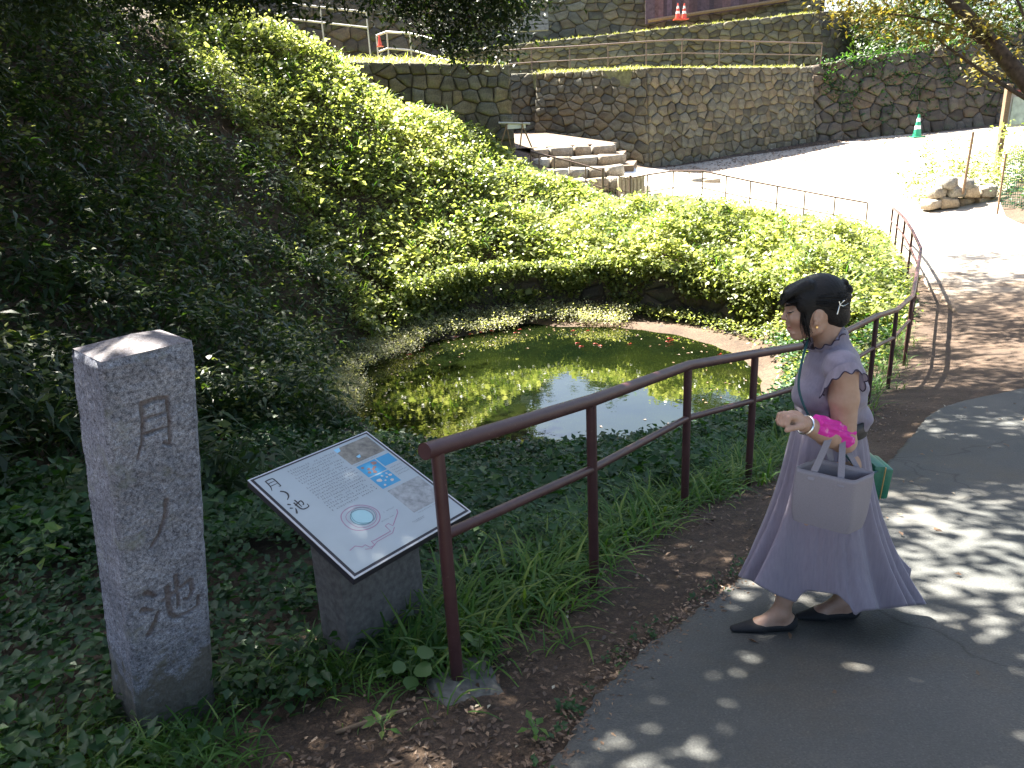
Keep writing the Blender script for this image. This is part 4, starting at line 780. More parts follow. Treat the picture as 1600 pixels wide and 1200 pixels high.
# ------------------------------------------------------------------ implicit-surface modelling for the figure
class Field:
    def __init__(s, lo, hi, h):
        s.lo = np.array(lo, float); s.h = h; s.n = np.ceil((np.array(hi) - s.lo) / h).astype(int) + 1
        s.S = np.full(s.n, 0.08, np.float32)
    def win(s, lo, hi, m):
        a = np.clip(np.floor((np.array(lo) - m - s.lo) / s.h).astype(int), 0, s.n - 2); b = np.clip(np.ceil((np.array(hi) + m - s.lo) / s.h).astype(int) + 1, a + 1, s.n)
        ax = [(s.lo[i] + s.h * np.arange(a[i], b[i])).astype(np.float32) for i in range(3)]
        return tuple(slice(a[i], b[i]) for i in range(3)), ax[0][:, None, None], ax[1][None, :, None], ax[2][None, None, :]
    def put(s, w, D, k, sub=False):
        A = s.S[w]
        if sub: D = -D; h = np.clip(.5 - .5 * (D - A) / max(k, 1e-4), 0, 1); s.S[w] = A * h + D * (1 - h) + k * h * (1 - h) if k > 0 else np.maximum(A, D); return
        if k <= 0: s.S[w] = np.minimum(A, D); return
        h = np.clip(.5 + .5 * (A - D) / k, 0, 1); s.S[w] = A * (1 - h) + D * h - k * h * (1 - h)
    def cone(s, a, b, ra, rb, k=.012, sub=False, sq=(1, 1, 1)):
        a = np.array(a, float); b = np.array(b, float); r = max(ra, rb) + .03
        w, X, Y, Z = s.win(np.minimum(a, b), np.maximum(a, b), r); d = b - a; L2 = d @ d + 1e-12
        t = np.clip(((X - a[0]) * d[0] + (Y - a[1]) * d[1] + (Z - a[2]) * d[2]) / L2, 0, 1)
        D = np.sqrt(((X - a[0] - t * d[0]) / sq[0]) ** 2 + ((Y - a[1] - t * d[1]) / sq[1]) ** 2 + ((Z - a[2] - t * d[2]) / sq[2]) ** 2) - (ra + (rb - ra) * t)
        s.put(w, D.astype(np.float32), k, sub)
    def ell(s, c, r, k=.015, sub=False, rot=0.0):
        """ellipsoid, radii (x, y, z); rot tilts it in the XZ plane"""
        c = np.array(c, float); R = max(r) + .03; w, X, Y, Z = s.win(c, c, R)
        x, y, z = X - c[0], Y - c[1], Z - c[2]; ca, sa = math.cos(rot), math.sin(rot); x, z = x * ca + z * sa, -x * sa + z * ca
        q = np.sqrt((x / r[0]) ** 2 + (y / r[1]) ** 2 + (z / r[2]) ** 2); g = np.sqrt((x / r[0] ** 2) ** 2 + (y / r[1] ** 2) ** 2 + (z / r[2] ** 2) ** 2) + 1e-6
        s.put(w, (q * (q - 1) / g).astype(np.float32), k, sub)
    def mesh(s):
        S = s.S; s.S = None; neg = S < 0; nx, ny, nz = S.shape
        cnt = np.zeros((nx - 1, ny - 1, nz - 1), np.int8); sl = lambda i, n: slice(i, n - 1 + i)
        for i in (0, 1):
            for j in (0, 1):
                for k in (0, 1): cnt += neg[sl(i, nx), sl(j, ny), sl(k, nz)]
        ci, cj, ck = np.nonzero((cnt > 0) & (cnt < 8)); idx = np.full(cnt.shape, -1, np.int32); idx[ci, cj, ck] = np.arange(len(ci))
        acc = np.zeros((len(ci), 3)); num = np.zeros(len(ci))
        for ax in range(3):
            o = [q for q in range(3) if q != ax]
            for p in (0, 1):
                for q in (0, 1):
                    d = [0, 0, 0]; d[o[0]] = p; d[o[1]] = q; e = list(d); e[ax] = 1
                    a = S[ci + d[0], cj + d[1], ck + d[2]]; b_ = S[ci + e[0], cj + e[1], ck + e[2]]; m_ = (a < 0) != (b_ < 0)
                    t = np.where(m_, a / np.where(m_, a - b_, 1), 0); P = np.array(d, float)[None] * np.ones((len(ci), 1)); P[:, ax] = t
                    acc += P * m_[:, None]; num += m_
        V = s.lo + s.h * (np.stack([ci, cj, ck], 1) + acc / np.maximum(num, 1)[:, None]); F = []
        for ax in range(3):
            o = [q for q in range(3) if q != ax]; n1 = [nx, ny, nz]
            A = [slice(1, n1[q] - 1) for q in range(3)]; A[ax] = slice(0, n1[ax] - 1); B = list(A); B[ax] = slice(1, n1[ax])
            a, b_ = neg[tuple(A)], neg[tuple(B)]; e = np.nonzero(a != b_); fl = a[e]
            g = [e[q] + (0 if q == ax else 1) for q in range(3)]
            c4 = []
            for (p, q) in ((1, 1), (0, 1), (0, 0), (1, 0)):
                h = list(g); h[o[0]] = g[o[0]] - p; h[o[1]] = g[o[1]] - q; c4.append(idx[h[0], h[1], h[2]])
            Q = np.stack(c4, 1); flip = fl if ax != 1 else ~fl
            Q[~flip] = Q[~flip][:, ::-1]; F.append(Q)
        F = np.concatenate(F); F = F[(F >= 0).all(1)]
        return V, F
def smooth_np(V, F, it=2, lam=.5):
    V = V.copy(); n = len(V)
    E = np.concatenate([F[:, [i, (i + 1) % 4]] for i in range(4)])
    for _ in range(it):
        A = np.zeros_like(V); c = np.zeros(n); np.add.at(A, E[:, 0], V[E[:, 1]]); np.add.at(A, E[:, 1], V[E[:, 0]]); np.add.at(c, E[:, 0], 1); np.add.at(c, E[:, 1], 1)
        V += lam * (A / np.maximum(c, 1)[:, None] - V)
    return V

# ------------------------------------------------------------------ the walking woman
YB = 2.55
def pj(P):
    d = np.asarray(P, float) - (0, 0, CAMZ); k = d @ cF
    return 800 + 1200 * (d @ cR) / k, 600 - 1200 * (d @ cU) / k
def hp(u, v, s=0.0): return at(u, v, YB - s)            # s: towards the camera = her left
gzf = lambda x, y: z1(x, y) + .021
def foot_pts(xs, Y):
    return [np.array([x, Y, gzf(x, Y) + dz]) for x, dz in xs]
xL = [at(u, 985, 2.5)[0] for u in (1236, 1222, 1185, 1150)]; xR = [at(u, 972, 2.57)[0] for u in (1334, 1318, 1280, 1253)]
def legs(B, inf=0.0):
    for (x, Y, kn, hip) in ((xL, 2.50, hp(1246, 850, .05), hp(1290, 735, .07)), (xR, 2.575, hp(1312, 850, -.05), hp(1300, 735, -.07))):
        h, an, ba, to = foot_pts([(x[0] - .012, .032), (x[1] - .005, .075), (x[2], .022), (x[3], .012)], Y)
        B.cone(hip, kn, .075 + inf, .052 + inf, .02); B.cone(kn, an + (0, 0, .02), .05 + inf, .031 + inf, .02)
        mid = kn * .6 + an * .4 + (.018, 0, 0); B.ell(mid, (.045 + inf, .042 + inf, .1), .03)
        B.cone(an, h, .031 + inf, .027 + inf, .02); B.cone(h, ba, .026 + inf, .022 + inf, .02, sq=(1, 1.15, 1)); B.cone(an + (-.01, 0, .0), ba + (0, 0, .008), .028 + inf, .018 + inf, .02, sq=(1, 1.15, 1)); B.cone(ba, to, .022 + inf, .010 + inf, .015, sq=(1, 1.5, 1))
B = Field((.76, 2.20, -.26), (1.5, 2.8, 1.25), .004)
# trunk
B.ell(hp(1297, 600), (.095, .125, .12), .02); B.ell(hp(1297, 655), (.088, .11, .10), .03); B.ell(hp(1297, 712), (.105, .145, .10), .04)
B.cone(hp(1314, 574, .13), hp(1314, 574, -.13), .045, .045, .03); B.cone(hp(1292, 505), hp(1299, 552), .046, .056, .02)
legs(B)
# arms
SH, EL, WR = hp(1318, 584, .15), hp(1319, 690, .14), hp(1254, 662, .235)
B.cone(SH, EL * .35 + SH * .65, .048, .046, .02); B.cone(EL * .35 + SH * .65, EL, .046, .037, .02); B.cone(EL, EL * .6 + WR * .4, .04, .039, .015); B.cone(EL * .6 + WR * .4, WR, .038, .023, .015, sq=(1, 1, 1.1))
SH2, EL2, WR2 = hp(1314, 584, -.15), hp(1300, 690, -.17), hp(1285, 770, -.15)
B.cone(SH2, EL2, .05, .038, .02); B.cone(EL2, WR2, .037, .024, .015); B.cone(WR2, WR2 + (0, 0, -.07), .024, .03, .02, sq=(1, .6, 1))
# loosely closed left hand, thumb towards the camera
fd = (WR - EL); fd /= np.linalg.norm(fd); up = np.array([0, 0, 1.0]); sd = np.cross(fd, up); sd /= np.linalg.norm(sd); up = np.cross(sd, fd)
sgn = -1 if sd[1] > 0 else 1; sd = sd * sgn                     # sd points towards the camera
PA = WR + fd * .045 + up * .004
B.cone(WR, PA, .021, .03, .018, sq=(1, 1, .8)); B.ell(PA + fd * .012, (.036, .034, .022), .012)
for i, (off, L1, L2, L3, r) in enumerate(((.026, .034, .026, .018, .0088), (.009, .037, .028, .02, .0092), (-.008, .034, .027, .019, .0088), (-.024, .028, .021, .016, .0078))):
    k0 = PA + fd * (.036 - abs(off) * .18) + sd * off * .9 + up * .004; cu = .25 + .06 * i
    k1 = k0 + (fd * math.cos(cu) + up * -math.sin(cu)) * L1 * .75; k2 = k1 + (fd * -.15 - up * .98) * L2; k3 = k2 + (fd * -.95 - up * .1) * L3
    B.cone(PA + sd * off * .8, k0, .011, r, .006); B.cone(k0, k1, r, r * .95, .004); B.cone(k1, k2, r * .95, r * .9, .003); B.cone(k2, k3, r * .9, r * .75, .003)
t0 = WR + fd * .022 + sd * .02; t1_ = t0 + fd * .03 + sd * .016 - up * .012; t2_ = t1_ + fd * .028 - up * .014 - sd * .002; t3 = t2_ + fd * .014 - up * .014 - sd * .006
B.cone(t0, t1_, .014, .0115, .008); B.cone(t1_, t2_, .0112, .0098, .004); B.cone(t2_, t3, .0098, .008, .004)
# head
B.ell(hp(1275, 473), (.088, .072, .083), .02); B.ell(hp(1257, 492), (.064, .058, .074), .03)
for s in (-1, 1):
    B.cone(hp(1277, 514, s * .046), hp(1246, 523, s * .012), .018, .017, .02); B.ell(hp(1243, 497, s * .034), (.022, .02, .02), .02)
B.ell(hp(1244, 522), (.017, .02, .015), .014); B.ell(hp(1238, 478), (.018, .046, .012), .014)
for s in (-1, 1): B.ell(hp(1230.5, 486.5, s * .033), (.011, .016, .009), .008, sub=True); B.ell(hp(1237, 487, s * .031), (.012, .014, .0105), .004)
B.cone(hp(1233, 481), hp(1224.5, 495), .0075, .009, .008, sq=(1, .85, 1)); B.ell(hp(1224.5, 497.5), (.009, .009, .007), .004)
for s in (-1, 1): B.ell(hp(1231, 499, s * .010), (.008, .006, .006), .004)
B.ell(hp(1233, 508.5), (.0125, .021, .0064), .004, rot=.25); B.ell(hp(1234, 514), (.0115, .018, .007), .003); B.ell(hp(1237, 518.5), (.012, .03, .005), .006, sub=False); B.ell(hp(1229, 511), (.012, .022, .0018), .002, sub=True)
for s in (-1, 1):
    B.ell(hp(1279, 496, s * .073), (.017, .007, .029), .006, rot=-.12); B.ell(hp(1277, 495, s * .081), (.0105, .007, .019), .003, sub=True); B.ell(hp(1275.5, 499, s * .0765), (.004, .004, .006), .003); B.ell(hp(1274, 508, s * .071), (.008, .006, .009), .004)
V, F = B.mesh(); V = smooth_np(V, F, 1, .4)
lip = np.exp(-(((V - hp(1231, 511)) / (.012, .024, .0095)) ** 2).sum(1) * 1.1); cheek = np.exp(-(((V - hp(1244, 503, .04)) / .022) ** 2).sum(1))
m, n, l, b = new_mat('skin')
a1_ = n.new('ShaderNodeAttribute'); a1_.attribute_name = 'lip'; t = noise(n, l, 30, 4, .6); r = ramp(n, [(.3, (.38, .225, .155)), (.7, (.45, .28, .20))]); l.new(t.outputs[0], r.inputs[0])
l.new(mixc(n, l, a1_.outputs['Fac'], r.outputs[0], (.40, .13, .115)), b.inputs['Base Color']); b.inputs['Roughness'].default_value = .48
b.inputs['Subsurface Weight'].default_value = .15; b.inputs['Subsurface Radius'].default_value = (.012, .005, .003); b.inputs['Subsurface Scale'].default_value = .6
M['skin'] = m
wo = empty('person', (1.17, YB, gzf(1.17, YB))); tag(wo, 'person in a lilac ruffled dress walking along the path, leaning towards the pond', 'person'); wloc = np.array(wo.location)
def wpart(name, V, F, mat, parent=wo, smooth=True, attr=None): return obj(name, mesh_np(name, np.asarray(V) - wloc, F, smooth, attr), mat, parent)
wpart('body', V, F, M['skin'], attr={'lip': np.clip(lip + .12 * cheek, 0, 1)})
# closed-looking eyes, brows
M['lash'] = simple('eyelash_black', (.012, .01, .01), .5)
for s in (1, -1):
    mb = MB(); mb.tube([hp(1229.5, 488.5, s * .024) - wloc, hp(1230.5, 489.3, s * .032) - wloc, hp(1235, 488.5, s * .041) - wloc, hp(1240, 486.8, s * .0455) - wloc], [.0012, .0022, .0024, .0012], 6); mb.build('eyelash', M['lash'], wo, True)
    mb = MB(); mb.tube([hp(1227.5, 479, s * .018) - wloc, hp(1229.5, 476.8, s * .030) - wloc, hp(1238, 476.3, s * .046) - wloc, hp(1246, 479, s * .053) - wloc], [.0014, .003, .0028, .001], 6); mb.build('eyebrow', M['lash'], wo, True)
# hair
Hh = Field((.86, 2.36, .93), (1.32, 2.74, 1.26), .0035)
Hh.ell(hp(1279, 464), (.094, .080, .080), .01, rot=.25); Hh.ell(hp(1296, 482), (.058, .07, .062), .02); Hh.ell(hp(1252, 459), (.06, .066, .040), .02)
Hh.ell(hp(1238, 503), (.064, .12, .058), .008, sub=True, rot=.15); Hh.ell(hp(1262, 515), (.06, .12, .034), .01, sub=True)
for s in (-1, 1): Hh.ell(hp(1279, 499, s * .086), (.0195, .03, .031), .005, sub=True)
for s in (-1, -.5, 0, .5, 1):     # fringe swept over the forehead
    Hh.cone(hp(1262, 446, s * .045), hp(1230, 461, s * .052), .02, .012, .014); Hh.cone(hp(1230, 461, s * .052), hp(1222, 476, s * .055), .011, .004, .01)
for s in (-1, 1):
    Hh.ell(hp(1260, 474, s * .058), (.034, .022, .036), .014, rot=-.3); Hh.ell(hp(1262, 494, s * .062), (.012, .012, .032), .012, rot=-.1); Hh.cone(hp(1262, 505, s * .064), hp(1266, 536, s * .056), .006, .0018, .008)
Hh.ell(hp(1309, 494), (.034, .058, .036), .02); Hh.cone(hp(1304, 498, .01), hp(1309, 462, .0), .03, .026, .015); Hh.ell(hp(1318, 460), (.022, .042, .030), .008, rot=.4); Hh.ell(hp(1325, 450), (.012, .030, .017), .006, rot=.6); Hh.ell(hp(1320, 440), (.010, .024, .010), .006, rot=-.5); Hh.ell(hp(1313, 478), (.026, .045, .034), .012)
V, F = Hh.mesh()
gr = .0006 * np.sin(V[:, 2] * 260 + V[:, 0] * 190 + 9 * np.sin(V[:, 0] * 40)) ; V = V + (V - hp(1282, 478)) * gr[:, None] * 4
m, n, l, b = new_mat('black_hair'); tc = n.new('ShaderNodeTexCoord'); mp_ = n.new('ShaderNodeMapping'); mp_.inputs['Scale'].default_value = (40, 160, 160); mp_.inputs['Rotation'].default_value = (0, .6, 0); l.new(tc.outputs['Object'], mp_.inputs[0])
t = noise(n, l, 2.2, 4, .6, vec=mp_.outputs[0]); r = ramp(n, [(.35, (.004, .0035, .0035)), (.7, (.013, .011, .010))]); l.new(t.outputs[0], r.inputs[0]); l.new(r.outputs[0], b.inputs['Base Color']); b.inputs['Roughness'].default_value = .5; b.inputs['Specular IOR Level'].default_value = .25; bump(n, l, t.outputs[0], .8, .004, b)
M['hair'] = m
hair = wpart('hair', V, F, M['hair'])
mb = MB(); rh = np.random.default_rng(4)
for i in range(260):              # loose strands combed back to the clip
    s = rh.uniform(-1, 1) * .075; u0 = rh.uniform(1225, 1262); v0 = 470 - (u0 - 1222) * .95 + abs(s) * 180 + rh.normal(0, 2); o = rh.uniform(0, .004)
    a = hp(u0, v0, s * (.6 + .4 * rh.random())); e = hp(1314 + rh.normal(0, 3), 462 + rh.normal(0, 9), s * .55); c = hp(1280, 470); pts = []
    for t_ in np.linspace(0, 1, 9):
        p = a * (1 - t_) + e * t_; d = p - c; q = math.sqrt((d[0] / .1005) ** 2 + (d[1] / .0855) ** 2 + (d[2] / .0835) ** 2) + 1e-6
        pts.append(c + d * max(1, 1 / q) * (1 + o * 5) - wloc if q < 1.2 else p - wloc)
    mb.tube(pts, [.0006] + [.0011] * 7 + [.0006], 4, False)
for i in range(66):               # wisps at the temple, nape and clip
    k = i % 3
    if k == 0: a, e = hp(1252, 480, .066), hp(1262 + rh.normal(0, 4), 530 + rh.normal(0, 8), .06 + rh.normal(0, .004))
    elif k == 1: a, e = hp(1316, 448, rh.uniform(-.04, .04)), hp(1329 + rh.normal(0, 3), 448 + rh.normal(0, 7), rh.uniform(-.05, .05))
    else: a, e = hp(1224, 458, rh.uniform(-.06, .06)), hp(1219 + rh.normal(0, 2), 478 + rh.normal(0, 5), rh.uniform(-.06, .06))
    mdl = (a + e) / 2 + rh.normal(0, .006, 3); mb.tube([a - wloc, mdl - wloc, e - wloc], [.0012, .0009, .0004], 4, False)
mb.build('strands', M['hair'], hair)
M['silver'] = simple('silver_metal', (.75, .74, .72), .25, metallic=1.0)
mb = MB(); mb.tube([hp(1308, 491, 0.082) - wloc, hp(1312, 476, 0.080) - wloc, hp(1318, 470, 0.072) - wloc, hp(1323, 467, 0.058) - wloc], .0022, 6); mb.tube([hp(1311, 471, 0.081) - wloc, hp(1313, 477, 0.082) - wloc, hp(1318, 478, 0.074) - wloc, hp(1325, 474, 0.060) - wloc], .002, 6); mb.build('hair_clip', M['silver'], wo, True)
M['gold'] = simple('gold_metal', (.8, .55, .25), .3, metallic=1.0)
MB().lathe([(.0005, -.006), (.005, -.003), (.005, .003), (.0005, .006)], 8, hp(1276, 511, .078) - wloc).build('earring', M['gold'], wo, True)

# clothes
m, n, l, b = new_mat('lilac_cloth'); tc = n.new('ShaderNodeTexCoord'); mp_ = n.new('ShaderNodeMapping'); mp_.inputs['Scale'].default_value = (1, 1, .12); l.new(tc.outputs['Object'], mp_.inputs[0])
t = noise(n, l, 120, 3, .6, vec=mp_.outputs[0]); t2 = noise(n, l, 500, 2, .5); r = ramp(n, [(.3, (.255, .215, .265)), (.7, (.315, .27, .32))]); l.new(t.outputs[0], r.inputs[0]); l.new(r.outputs[0], b.inputs['Base Color'])
b.inputs['Roughness'].default_value = .85; b.inputs['Sheen Weight'].default_value = .25
ad = n.new('ShaderNodeMath'); l.new(t.outputs[0], ad.inputs[0]); l.new(t2.outputs[0], ad.inputs[1]); bump(n, l, ad.outputs[0], .35, .003, b)
tr_ = n.new('ShaderNodeBsdfTranslucent'); tr_.inputs[0].default_value = (.4, .34, .42, 1); mx = n.new('ShaderNodeMixShader'); mx.inputs[0].default_value = .18; l.new(b.outputs[0], mx.inputs[1]); l.new(tr_.outputs[0], mx.inputs[2]); l.new(mx.outputs[0], n['Material Output'].inputs[0])
M['lilac'] = m; M['trim'] = simple('dark_trim_thread', (.035, .025, .05), .8); M['black'] = simple('black_belt', (.012, .011, .013), .5); M['shoe'] = simple('black_suede', (.012, .012, .014), .8, 200, .3)
Bl = Field((.92, 2.28, .52), (1.46, 2.82, 1.05), .004)
Bl.ell(hp(1296, 606), (.112, .142, .13), .02); Bl.ell(hp(1297, 652), (.108, .13, .10), .03); Bl.ell(hp(1262, 618, .055), (.052, .055, .052), .03); Bl.ell(hp(1262, 618, -.055), (.052, .055, .052), .03); Bl.ell(hp(1330, 612, .05), (.05, .06, .09), .03)
Bl.cone(hp(1314, 574, .135), hp(1314, 574, -.135), .058, .058, .03); Bl.cone(hp(1297, 531), hp(1299, 560), .062, .085, .03); Bl.ell(hp(1335, 645), (.045, .11, .05), .03)
Bl.cone(hp(1278, 500), hp(1296, 546), .058, .056, .006, sub=True); w, X, Y, Z = Bl.win(Bl.lo, Bl.lo + Bl.n * Bl.h, 0); zb_ = hp(1297, 662)[2]; Bl.S[w] = np.maximum(Bl.S[w], zb_ - Z)
Bl.cone(SH + (0, -.035, -.05), EL, .058, .05, .01, sub=True)
V, F = Bl.mesh(); V = smooth_np(V, F, 2, .5)
c_ = hp(1297, 610); wr_ = .0035 * np.sin(V[:, 0] * 95 + 5 * np.sin(V[:, 2] * 30)) * np.clip((.82 - V[:, 2]) / .2, 0, 1) + .002 * np.sin(V[:, 2] * 120 + V[:, 0] * 60); d = V - c_; V = V + d / np.linalg.norm(d, axis=1, keepdims=True) * wr_[:, None]
dress = wpart('blouse', V, F, M['lilac'])
def strip(inner, outer, n_rows, name, parent, trim=True):
    """cloth strip between two closed loops (arrays n x 3) with a dark thread along the outer edge"""
    I_, O_ = np.array(inner), np.array(outer); N = len(I_); V = np.concatenate([I_ * (1 - t) + O_ * t for t in np.linspace(0, 1, n_rows)])
    F = np.array([(r * N + k, r * N + (k + 1) % N, (r + 1) * N + (k + 1) % N, (r + 1) * N + k) for r in range(n_rows - 1) for k in range(N)])
    o = wpart(name, V, F, M['lilac'], parent)
    if trim: MB().tube(np.vstack([O_, O_[:1]]) - wloc, .0021, 5, False).build('trim', M['trim'], o, True)
    return o
th = np.linspace(0, 2 * math.pi, 180, endpoint=False)
# collar
nc, nd = hp(1291, 533), np.array([-.52, 0, 1.0]); nd /= np.linalg.norm(nd); e1 = np.array([nd[2], 0, -nd[0]]); e2 = np.array([0, 1.0, 0])
wv = np.sin(th * 13) * .6 + np.sin(th * 8 + 1) * .4
inn = nc + np.outer(np.cos(th), e1) * .059 + np.outer(np.sin(th), e2) * .060 - nd * .016
out = nc + (np.outer(np.cos(th), e1) * .069 + np.outer(np.sin(th), e2) * .070) * (1 + .10 * wv)[:, None] + nd * (.016 + .005 * np.sin(th * 13 + 1.2))[:, None]
strip(inn, out, 5, 'collar_ruffle', dress)
# flutter sleeves
for s, sh, el_ in ((1, SH, EL), (-1, SH2, EL2)):
    ax = el_ - sh; ax /= np.linalg.norm(ax); f1 = np.array([0, -s * 1.0, 0]); f1 -= ax * (f1 @ ax); f1 /= np.linalg.norm(f1); f2 = np.cross(ax, f1)
    wv = np.sin(th * 11 + .5) * .6 + np.sin(th * 7 + 2) * .4; low = np.clip(1 - np.cos(th), 0, 1.25)
    inn = sh + np.outer(np.cos(th), f1) * .045 + np.outer(np.sin(th), f2) * .058 + np.outer(-.058 + .06 * low, ax)
    out = sh + (np.outer(np.cos(th), f1) * .061 + np.outer(np.sin(th), f2) * .071) * (1 + .10 * wv)[:, None] + np.outer(-.030 + .088 * low + .006 * np.cos(th * 11), ax)
    strip(inn, out, 6, 'sleeve_ruffle', dress)
# skirt
lev = [(648, 1251, 1343, .118), (668, 1247, 1346, .128), (690, 1241, 1349, .142), (720, 1235, 1352, .155), (760, 1226, 1357, .165), (800, 1215, 1365, .178), (840, 1202, 1377, .195), (880, 1187, 1392, .21), (910, 1177, 1406, .222), (936, 1170, 1419, .232)]
NT = 260; ts = np.linspace(0, 1, 60); lv = np.array(lev, float); kk = np.linspace(0, 1, len(lev)); tt = np.linspace(0, 2 * math.pi, NT, endpoint=False); V = []
tt0 = tt; tw_ = tt + .32 * np.sin(tt * 2 + 1) + .2 * np.sin(tt * 3 + 2.5)
fold = .75 * (1 - 1.6 * np.abs(np.sin(tw_ * 4.5 + .8 * np.sin(tt * 2)))) + .3 * np.sin(tw_ * 13 + 2 * np.sin(tt * 3)) + .3 * np.sin(tt * 5 + 2.2); fold2 = np.sin(tt * 37 + 2 * np.sin(tt * 4))
hem = .018 * np.sin(tt * 2 + 1.0) + .014 * np.sin(tt * 9 + .4) - .03 * np.exp(-((tt - 4.35) / .28) ** 2) * 0
for t_ in ts:
    v_, xl, xr, dp = [np.interp(t_, kk, lv[:, i]) for i in range(4)]
    pl, pr = at(xl, v_, YB), at(xr, v_, YB); c = (pl + pr) / 2; ra = (pr[0] - pl[0]) / 2
    am = .014 + .16 * t_ ** 1.2; q = 1 + am * fold + .006 * fold2 * min(1, t_ * 3)
    x = c[0] + ra * np.cos(tt) * q; y = c[1] + dp * np.sin(tt) * q * np.where(np.sin(tt) < 0, .86, 1)
    z = c[2] + (pr[2] - pl[2]) / 2 * np.cos(tt) + hem * t_ ** 6 + .03 * (t_ ** 4) * np.exp(-(((x - 1.2) / .1) ** 2)) * (np.sin(tt) < 0) * 1.2
    V.append(np.stack([x, y, z], 1))
hu = [1150, 1172, 1185, 1212, 1243, 1252, 1262, 1308, 1326, 1335, 1347, 1382, 1420, 1440]; hv_ = [902, 905, 914, 929, 941, 928, 922, 928, 944, 962, 954, 951, 946, 944]
last = V[-1].copy(); top = V[0]
for _ in range(6):
    u_, v_ = pj(last); last[:, 2] += (v_ - np.interp(u_, hu, hv_) + 0.0) * .0022
far_ = np.sin(tt) > .15; last[far_, 2] = np.maximum(last[far_, 2], -.03 + .03 * np.sin(tt[far_] * 7))
dz_ = last[:, 2] - V[-1][:, 2]
for r_, t_ in enumerate(ts): V[r_][:, 2] += dz_ * t_ ** 1.6
V = np.concatenate(V); NR = len(ts); F = np.array([(r * NT + k, r * NT + (k + 1) % NT, (r + 1) * NT + (k + 1) % NT, (r + 1) * NT + k) for r in range(NR - 1) for k in range(NT)])
sk = wpart('skirt', V, F, M['lilac']); md = sk.modifiers.new('thickness', 'SOLIDIFY'); md.thickness = .003
# belt
V = []
for v_, g in ((643, .002), (643, .007), (666, .008), (666, .002)):
    pl, pr = at(1250, v_, YB), at(1345, v_, YB); c = (pl + pr) / 2; V.append(np.stack([c[0] + ((pr[0] - pl[0]) / 2 + g) * np.cos(th), c[1] + (.131 + g) * np.sin(th), c[2] + 0 * th + (pr[2] - pl[2]) / 2 * np.cos(th)], 1))
V = np.concatenate(V); N = len(th); F = np.array([(r * N + k, r * N + (k + 1) % N, (r + 1) * N + (k + 1) % N, (r + 1) * N + k) for r in range(3) for k in range(N)]); wpart('belt', V, F, M['black'])
# shoes
for (x, Y) in ((xL, 2.50), (xR, 2.575)):
    S_ = Field((min(x) - .05, Y - .07, gzf(x[1], Y) - .03), (max(x) + .05, Y + .07, gzf(x[1], Y) + .12), .0032)
    h, an, ba, to = foot_pts([(x[0] - .012, .032), (x[1] - .005, .075), (x[2], .022), (x[3] - .012, .012)], Y)
    S_.cone(h, ba, .032, .027, .01, sq=(1, 1.15, 1)); S_.cone(ba, to, .027, .012, .01, sq=(1, 1.4, .9)); S_.cone(h, h + (0, 0, .016), .031, .029, .01)
    w, X, Yg, Z = S_.win(S_.lo, S_.lo + S_.n * S_.h, 0); g0 = gzf((x[0] + x[3]) / 2, Y); cut = np.interp(X.ravel(), [x[3] - .05, x[2] - .012, x[2] + .02, x[1], x[0]], [.1, .055, .034, .034, .058])[:, None, None]
    S_.S[w] = np.maximum(np.maximum(S_.S[w], Z - (g0 + cut)), g0 - .002 - Z + 0 * X); V, F = S_.mesh(); V = smooth_np(V, F, 1, .4); wpart('shoe', V, F, M['shoe'])
# wrist watch
wc = WR * .93 + EL * .07; V = MB(); a_ = np.cross(fd, (0, 0, 1.0)); a_ /= np.linalg.norm(a_); b2 = np.cross(fd, a_)
V.tube([wc + (a_ * math.cos(q) + b2 * math.sin(q)) * .0295 - wloc for q in np.linspace(0, 6.283, 25)], .0042, 6, False); V.build('wrist_watch', M['silver'], wo, True)

# ------------------------------------------------------------------ things carried
m, n, l, b = new_mat('lilac_grey_leather'); t = noise(n, l, 260, 3, .6); r = ramp(n, [(.3, (.215, .185, .205)), (.7, (.255, .22, .24))]); l.new(t.outputs[0], r.inputs[0]); l.new(r.outputs[0], b.inputs['Base Color']); b.inputs['Roughness'].default_value = .5; bump(n, l, t.outputs[0], .25, .001, b); M['leather'] = m
Yg = 2.30
fTL, fTR, fBR, fBL = at(1240, 730, Yg), at(1335, 752, Yg - .03), at(1327, 838, Yg - .03), at(1230, 812, Yg)
bk = np.array([.102, .06, .0]); bg0 = (fBL + fBR) / 2 + bk / 2
bg = empty('tote_bag', tuple(bg0)); tag(bg, "greyish lilac leather tote bag hanging from the person's forearm", 'bag')
def bag_pt(a, t, h):                   # a: 0..1 round the bag section, h: 0 bottom .. 1 top
    L_ = fBL * (1 - h) + fTL * h; R_ = fBR * (1 - h) + fTR * h; w = bk * (.82 + .18 * h)
    ang = 2 * math.pi * a; cx, cy = math.cos(ang), math.sin(ang); e = .22; sx = np.sign(cx) * abs(cx) ** e; sy = np.sign(cy) * abs(cy) ** e
    c = (L_ + R_) / 2 + w / 2; fl = 1 - .10 * (1 - h) ** 6
    return c + (R_ - L_) / 2 * sx * fl + w / 2 * sy * fl * (1 + .06 * math.sin(math.pi * h)) - bg0
NB = 64; hs = np.append([0, .02, .06], np.linspace(.12, 1, 12)); V = [bag_pt(k / NB, 0, h) for h in hs for k in range(NB)]
F = [(r * NB + k, r * NB + (k + 1) % NB, (r + 1) * NB + (k + 1) % NB, (r + 1) * NB + k) for r in range(len(hs) - 1) for k in range(NB)] + [tuple(range(NB - 1, -1, -1))]
o = MB().add(V, F).build('bag_body', M['leather'], bg, True); md = o.modifiers.new('thickness', 'SOLIDIFY'); md.thickness = .003
armt = EL * .72 + WR * .28
